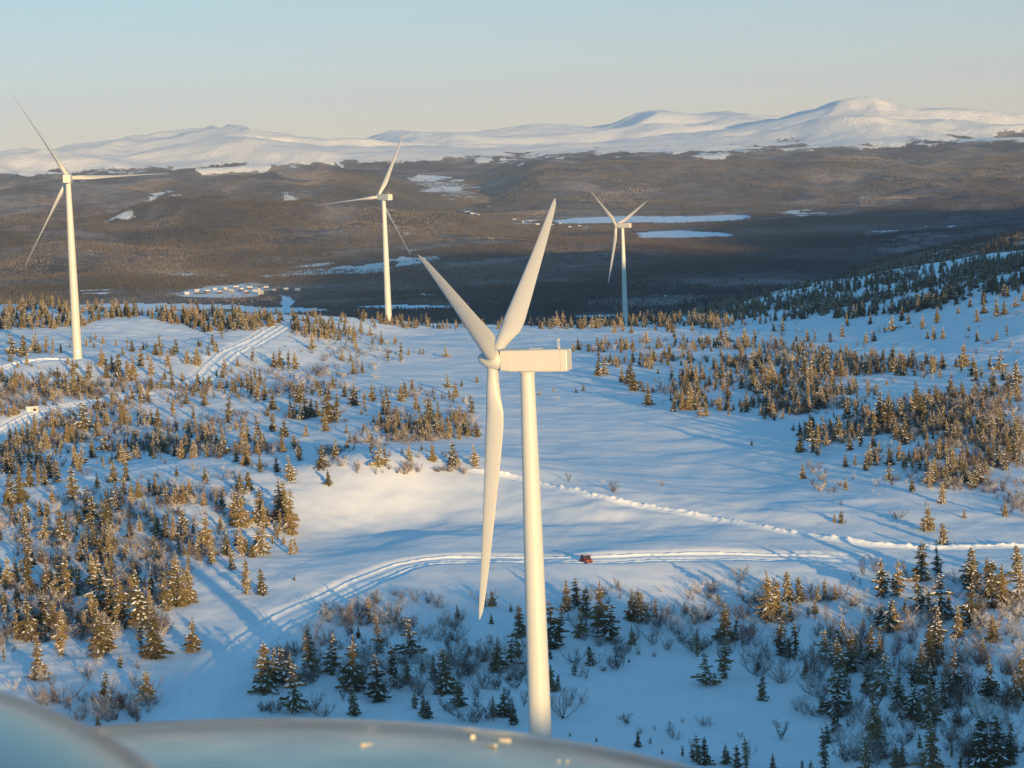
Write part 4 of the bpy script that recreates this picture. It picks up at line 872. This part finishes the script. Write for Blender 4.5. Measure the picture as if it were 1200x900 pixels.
packs = [scatter_forest(9000, 1700, 2400, 2.5, 5.5, [0, 1], 7), scatter_forest(FN[0], 2400, 5000, 2.5, 6, [0, 1], 1), scatter_forest(FN[1], 5000, 8500, 5, 10, [0, 1, 2], 2), scatter_forest(FN[2], 8500, 12500, 5, 10, [2, 3], 3), scatter_forest(FN[3], 12500, 18500, 6, 11, [3, 4], 4)]
A_, B_, C_, D_ = [np.concatenate([p[k] for p in packs]) for k in range(4)]
print('valley forest instances', [len(p[0]) for p in packs])
gn_scatter('valley_forest', A_, B_, C_, D_, FS, 'dark conifer forest covering the valley and its hills')
# ------------------------------------------------------------------ snow vehicle, cabin, villages, aircraft nose
M['red'] = mat('red_paint', (.21, .03, .02), .4); M['dark'] = mat('dark_rubber', (.03, .03, .03), .7)
M['glass'] = mat('dark_glass', (.02, .025, .03), .08, spec=.8); M['white'] = mat('white_sheet_metal', (.36, .36, .35), .5)
q = hit(687, 660)
v = empty('snow_vehicle', (q[0], q[1], q[2]-.05), rad(205)); tag(v, 'small red tracked snow vehicle with dark windows, stopped on the straight snow road', 'snow vehicle')
X, Y, Z = Vector((1,0,0)), Vector((0,1,0)), Vector((0,0,1))
def prism(name, pts, x0, x1, mt, parent, bevel=0):     # outline in y, z drawn out along x
    mb = MB(); mb.loft([[(x0, y, z) for y, z in pts], [(x1, y, z) for y, z in pts]], smooth=False); return mb.build(name, mt, parent, bevel)
hull = prism('hull', [(-1.7,.55),(1.5,.55),(1.85,.85),(1.8,1.15),(-1.75,1.15)], -.95, .95, M['red'], v, .05)
cab = prism('cab', [(-1.6,1.15),(1.05,1.15),(.75,2.0),(.5,2.12),(-1.45,2.12)], -.88, .88, M['red'], v, .06)
g = MB(); g.add([(-.74,1.07,1.25),(.74,1.07,1.25),(.66,.80,1.98),(-.66,.80,1.98)], [(0,1,2,3)]); g.build('windscreen', M['glass'], cab)
for sx in (-1, 1):
    for y0, y1 in ((-.1,.7), (-1.35,-.3)):
        g = MB(); g.box((sx*.885, (y0+y1)/2, 1.66), (.03, y1-y0, .58)); g.build('side_window', M['glass'], cab)
    tr = prism('track', [(-1.6,.0),(1.3,.0),(1.75,.32),(1.6,.62),(-1.75,.62),(-1.9,.3)], sx*.62 - .3, sx*.62 + .3, M['dark'], v, .04)
    for k in range(4):
        w_ = MB(); c = Vector((sx*.93, -1.15+.75*k, .3)); w_.loft([circle(c, .24, 14, Y, Z), circle(c + X*sx*.04, .22, 14, Y, Z)]); w_.build('road_wheel', M['metal'], tr)
    l_ = MB(); c = Vector((sx*.7, 1.82, .98)); l_.loft([circle(c, .11, 12, X, Z), circle(c + Y*.05, .1, 12, X, Z)]); l_.build('headlight', M['white'], hull)
r_ = MB(); r_.box((0, -.5, 2.16), (1.5, 1.5, .05)); r_.build('roof_snow', M['treesnow'], cab, .02)

q = hit(38, 482)
c = empty('cabin', (q[0], q[1], q[2]-.9), rad(8)); tag(c, 'small white box cabin standing in the snow below the left wind turbine', 'cabin')
b = MB(); b.box((0,0,1.35), (4.9, 2.5, 2.7)); wl = b.build('wall', M['white'], c, .03)
b = MB(); b.box((0,0,2.79), (5.1, 2.7, .18)); b.build('roof', M['treesnow'], c, .05)
b = MB(); b.box((-1.2,-1.262,1.15), (.9, .05, 2.0)); b.build('door', M['metal'], c)
b = MB(); b.box((1.0,-1.262,1.6), (1.1, .05, .8)); b.build('window', M['glass'], c)
for k in range(7):
    b = MB(); b.box((-2.1+.7*k, -1.256, 1.35), (.05, .04, 2.5)); b.build('rib', M['white'], wl)

M['falu'] = mat('red_boards', (.12, .045, .035), .8); M['ochre'] = mat('yellow_boards', (.36, .27, .14), .8); M['whitew'] = mat('white_boards', (.50, .48, .43), .8)
def house(px, py, w_, d_, h_, mt, rz, label, group, name='house', cat='house'):
    q = hit(px, py, 2600)
    if q is None: return
    o = empty(name, (q[0], q[1], q[2]-.6), rz); tag(o, label, cat, group)
    b = MB(); b.box((0,0,h_/2+.3), (w_, d_, h_+.6)); b.add([(-w_/2,-d_/2,h_+.6),(-w_/2,d_/2,h_+.6),(-w_/2,0,h_+.6+d_*.36),(w_/2,-d_/2,h_+.6),(w_/2,d_/2,h_+.6),(w_/2,0,h_+.6+d_*.36)], [(0,2,1),(3,4,5)])
    b.build('wall', mt, o)
    e = .6; t_ = h_+.55; b = MB()
    for s in (-1, 1):
        a1, a2 = Vector((0,0,t_+d_*.36+.35)), Vector((0,s*(d_/2+e),t_-e*.7+.3)); dn = Vector((0,0,-.35)); x0, x1 = -X*(w_/2+e), X*(w_/2+e)
        b.add([a1+x0,a1+x1,a2+x1,a2+x0,a1+x0+dn,a1+x1+dn,a2+x1+dn,a2+x0+dn], [(0,1,2,3),(4,7,6,5),(2,6,7,3),(0,3,7,4),(1,5,6,2)])
    rf = b.build('roof', M['treesnow'], o)
    b = MB(); b.box((w_*.15, 0, t_+d_*.36+.5), (.9,.9,1.4)); b.build('chimney', M['falu'], rf)
    return o
RH = random.Random(9); kinds = [('falu','red'), ('ochre','yellow'), ('whitew','white')]
H1 = [(219,344),(231,341),(243,342),(252,339),(258,343),(264,339),(271,341),(277,337),(283,340),(289,343),(293,338),(299,341),(312,338),(322,341),(335,339),(349,340)]
for k, (x, y) in enumerate(H1):
    mt, cn = kinds[RH.choice((0,0,1,2))]
    house(x, y+1, RH.uniform(10,17), RH.uniform(8,10), RH.uniform(4,6.5), M[mt], rad(RH.uniform(-40, 40)), f"{cn} house with snowy roof, {NUM[k]} from the left in the village across the frozen river", 'houses of the village across the frozen river')
H2 = [(603,257),(613,260),(622,259),(630,263),(641,261),(647,264),(657,262),(668,266),(679,265),(553,250),(561,252)]
for k, (x, y) in enumerate(sorted(H2)):
    mt, cn = kinds[RH.choice((1,2,2))]
    house(x, y+1, RH.uniform(12,22), RH.uniform(9,13), RH.uniform(4,6.5), M[mt], rad(RH.uniform(-30, 30)), f"{cn} building, {NUM[k]} from the left in the far village by the lake", 'buildings of the far village by the lake')
ch = house(306, 345, 24, 11, 9, M['whitew'], rad(75), 'pale church with a square tower at the right end of the near village', None, 'church', 'church')
b = MB(); b.box((-14,0,11), (7,7,22)); b.build('tower', M['whitew'], ch)
b = MB(); b.add([(-18,-4,22),(-10,-4,22),(-10,4,22),(-18,4,22),(-14,0,30)], [(0,1,4),(1,2,4),(2,3,4),(3,0,4),(0,3,2,1)]); b.build('spire', M['dark'], ch)

# the nose of the aircraft the picture is taken from, just ahead of the lens
m = M['cowl'] = mat('polished_cowling', (.23, .20, .175), .16, .75, .5); BS(m).inputs['Coat Weight'].default_value = .25; BS(m).inputs['Coat Roughness'].default_value = .08
n = noise_node(m, 9, 4); r = ramp(m, n.outputs[0], [(.3, (.16,)*3), (.8, (.32,)*3)]); L(m, r.outputs[0], BS(m).inputs['Roughness'])
M['piece'] = mat('cream_piece', (.75, .66, .48), .4)
nose = empty('aircraft_nose', (0, 1.5, CAM_Z-1.3)); tag(nose, 'blurred polished nose of the aircraft along the bottom edge of the view', 'aircraft')
def dome(name, C, a, b_, c_, mt, nu=96, nv=48, p=2.0):
    mb = MB(); rings = []
    for i in range(nv+1):
        th = math.pi * (i/nv) * .5 ; rr, zz = math.sin(th), math.cos(th)
        rings.append([(C[0]+a*rr*math.cos(2*math.pi*j/nu), C[1]+b_*rr*math.sin(2*math.pi*j/nu), C[2]+c_*zz) for j in range(nu)])
    rings[0] = [(C[0]+a*.002*math.cos(2*math.pi*j/nu), C[1]+b_*.002*math.sin(2*math.pi*j/nu), C[2]+c_) for j in range(nu)]
    mb.loft([[(x, y-1.5, z+1.3) for x, y, z in r] for r in rings][::-1], smooth=True); return mb.build(name, mt, nose)
D1 = (-.3663, 1.9, -.7499, .8348, 1.0, .1665)
dome('engine_cowling', D1[:3], *D1[3:], M['cowl'])
D2 = (-.4769, 1.25, -.5902, .3824, .6, .303)
dome('side_fairing', D2[:3], *D2[3:], M['cowl'])
def on_cowl(px, py):
    d = ray(px, py); C = Vector(D1[:3]); S = Vector((1/D1[3], 1/D1[4], 1/D1[5]))
    A = Vector([d[i]*S[i] for i in range(3)]); B = Vector([-C[i]*S[i] for i in range(3)])
    aa, bb, cc = A.dot(A), 2*A.dot(B), B.dot(B)-1; disc = bb*bb-4*aa*cc
    t = (-bb - math.sqrt(max(disc, 0)))/(2*aa); return d*t
for k, (x, y, sx, sy, sz, rz) in enumerate([(553,864,.0055,.012,.005,10),(592,868,.012,.006,.004,-15),(430,873,.003,.02,.003,-30),(572,874,.003,.03,.003,35),(655,892,.0022,.01,.003,0),(665,892,.0022,.01,.003,0)]):
    P_ = on_cowl(x, y); b = MB(); Mx = Matrix.Translation(Vector((P_.x, P_.y-1.5, P_.z+1.3))) @ Matrix.Rotation(rad(rz), 4, 'Z') @ Matrix.Rotation(rad(-12), 4, 'X')
    b.box((0,0,0), (sx, sy, sz), M=Mx); b.build('cowl_piece', M['piece'], nose, .001)  # small raised cream-coloured pieces on the cowling surface
# ------------------------------------------------------------------ air
me = bpy.data.meshes.new('haze'); bm = bmesh.new(); bmesh.ops.create_cube(bm, size=1); bm.to_mesh(me); bm.free()
hz = link('haze', me); hz.scale = (97000, 97000, 1640); hz.location = (0, 0, 1640/2 - 420); tag(hz, kind='stuff')
m = bpy.data.materials.new('haze'); m.use_nodes = True; nt = m.node_tree; nt.nodes.clear()
out = nt.nodes.new('ShaderNodeOutputMaterial'); pv = nt.nodes.new('ShaderNodeVolumePrincipled')
pv.inputs['Color'].default_value = (.64, .77, 1.0, 1); pv.inputs['Density'].default_value = HAZE; pv.inputs['Anisotropy'].default_value = 0.0
nt.links.new(pv.outputs[0], out.inputs['Volume']); me.materials.append(m)
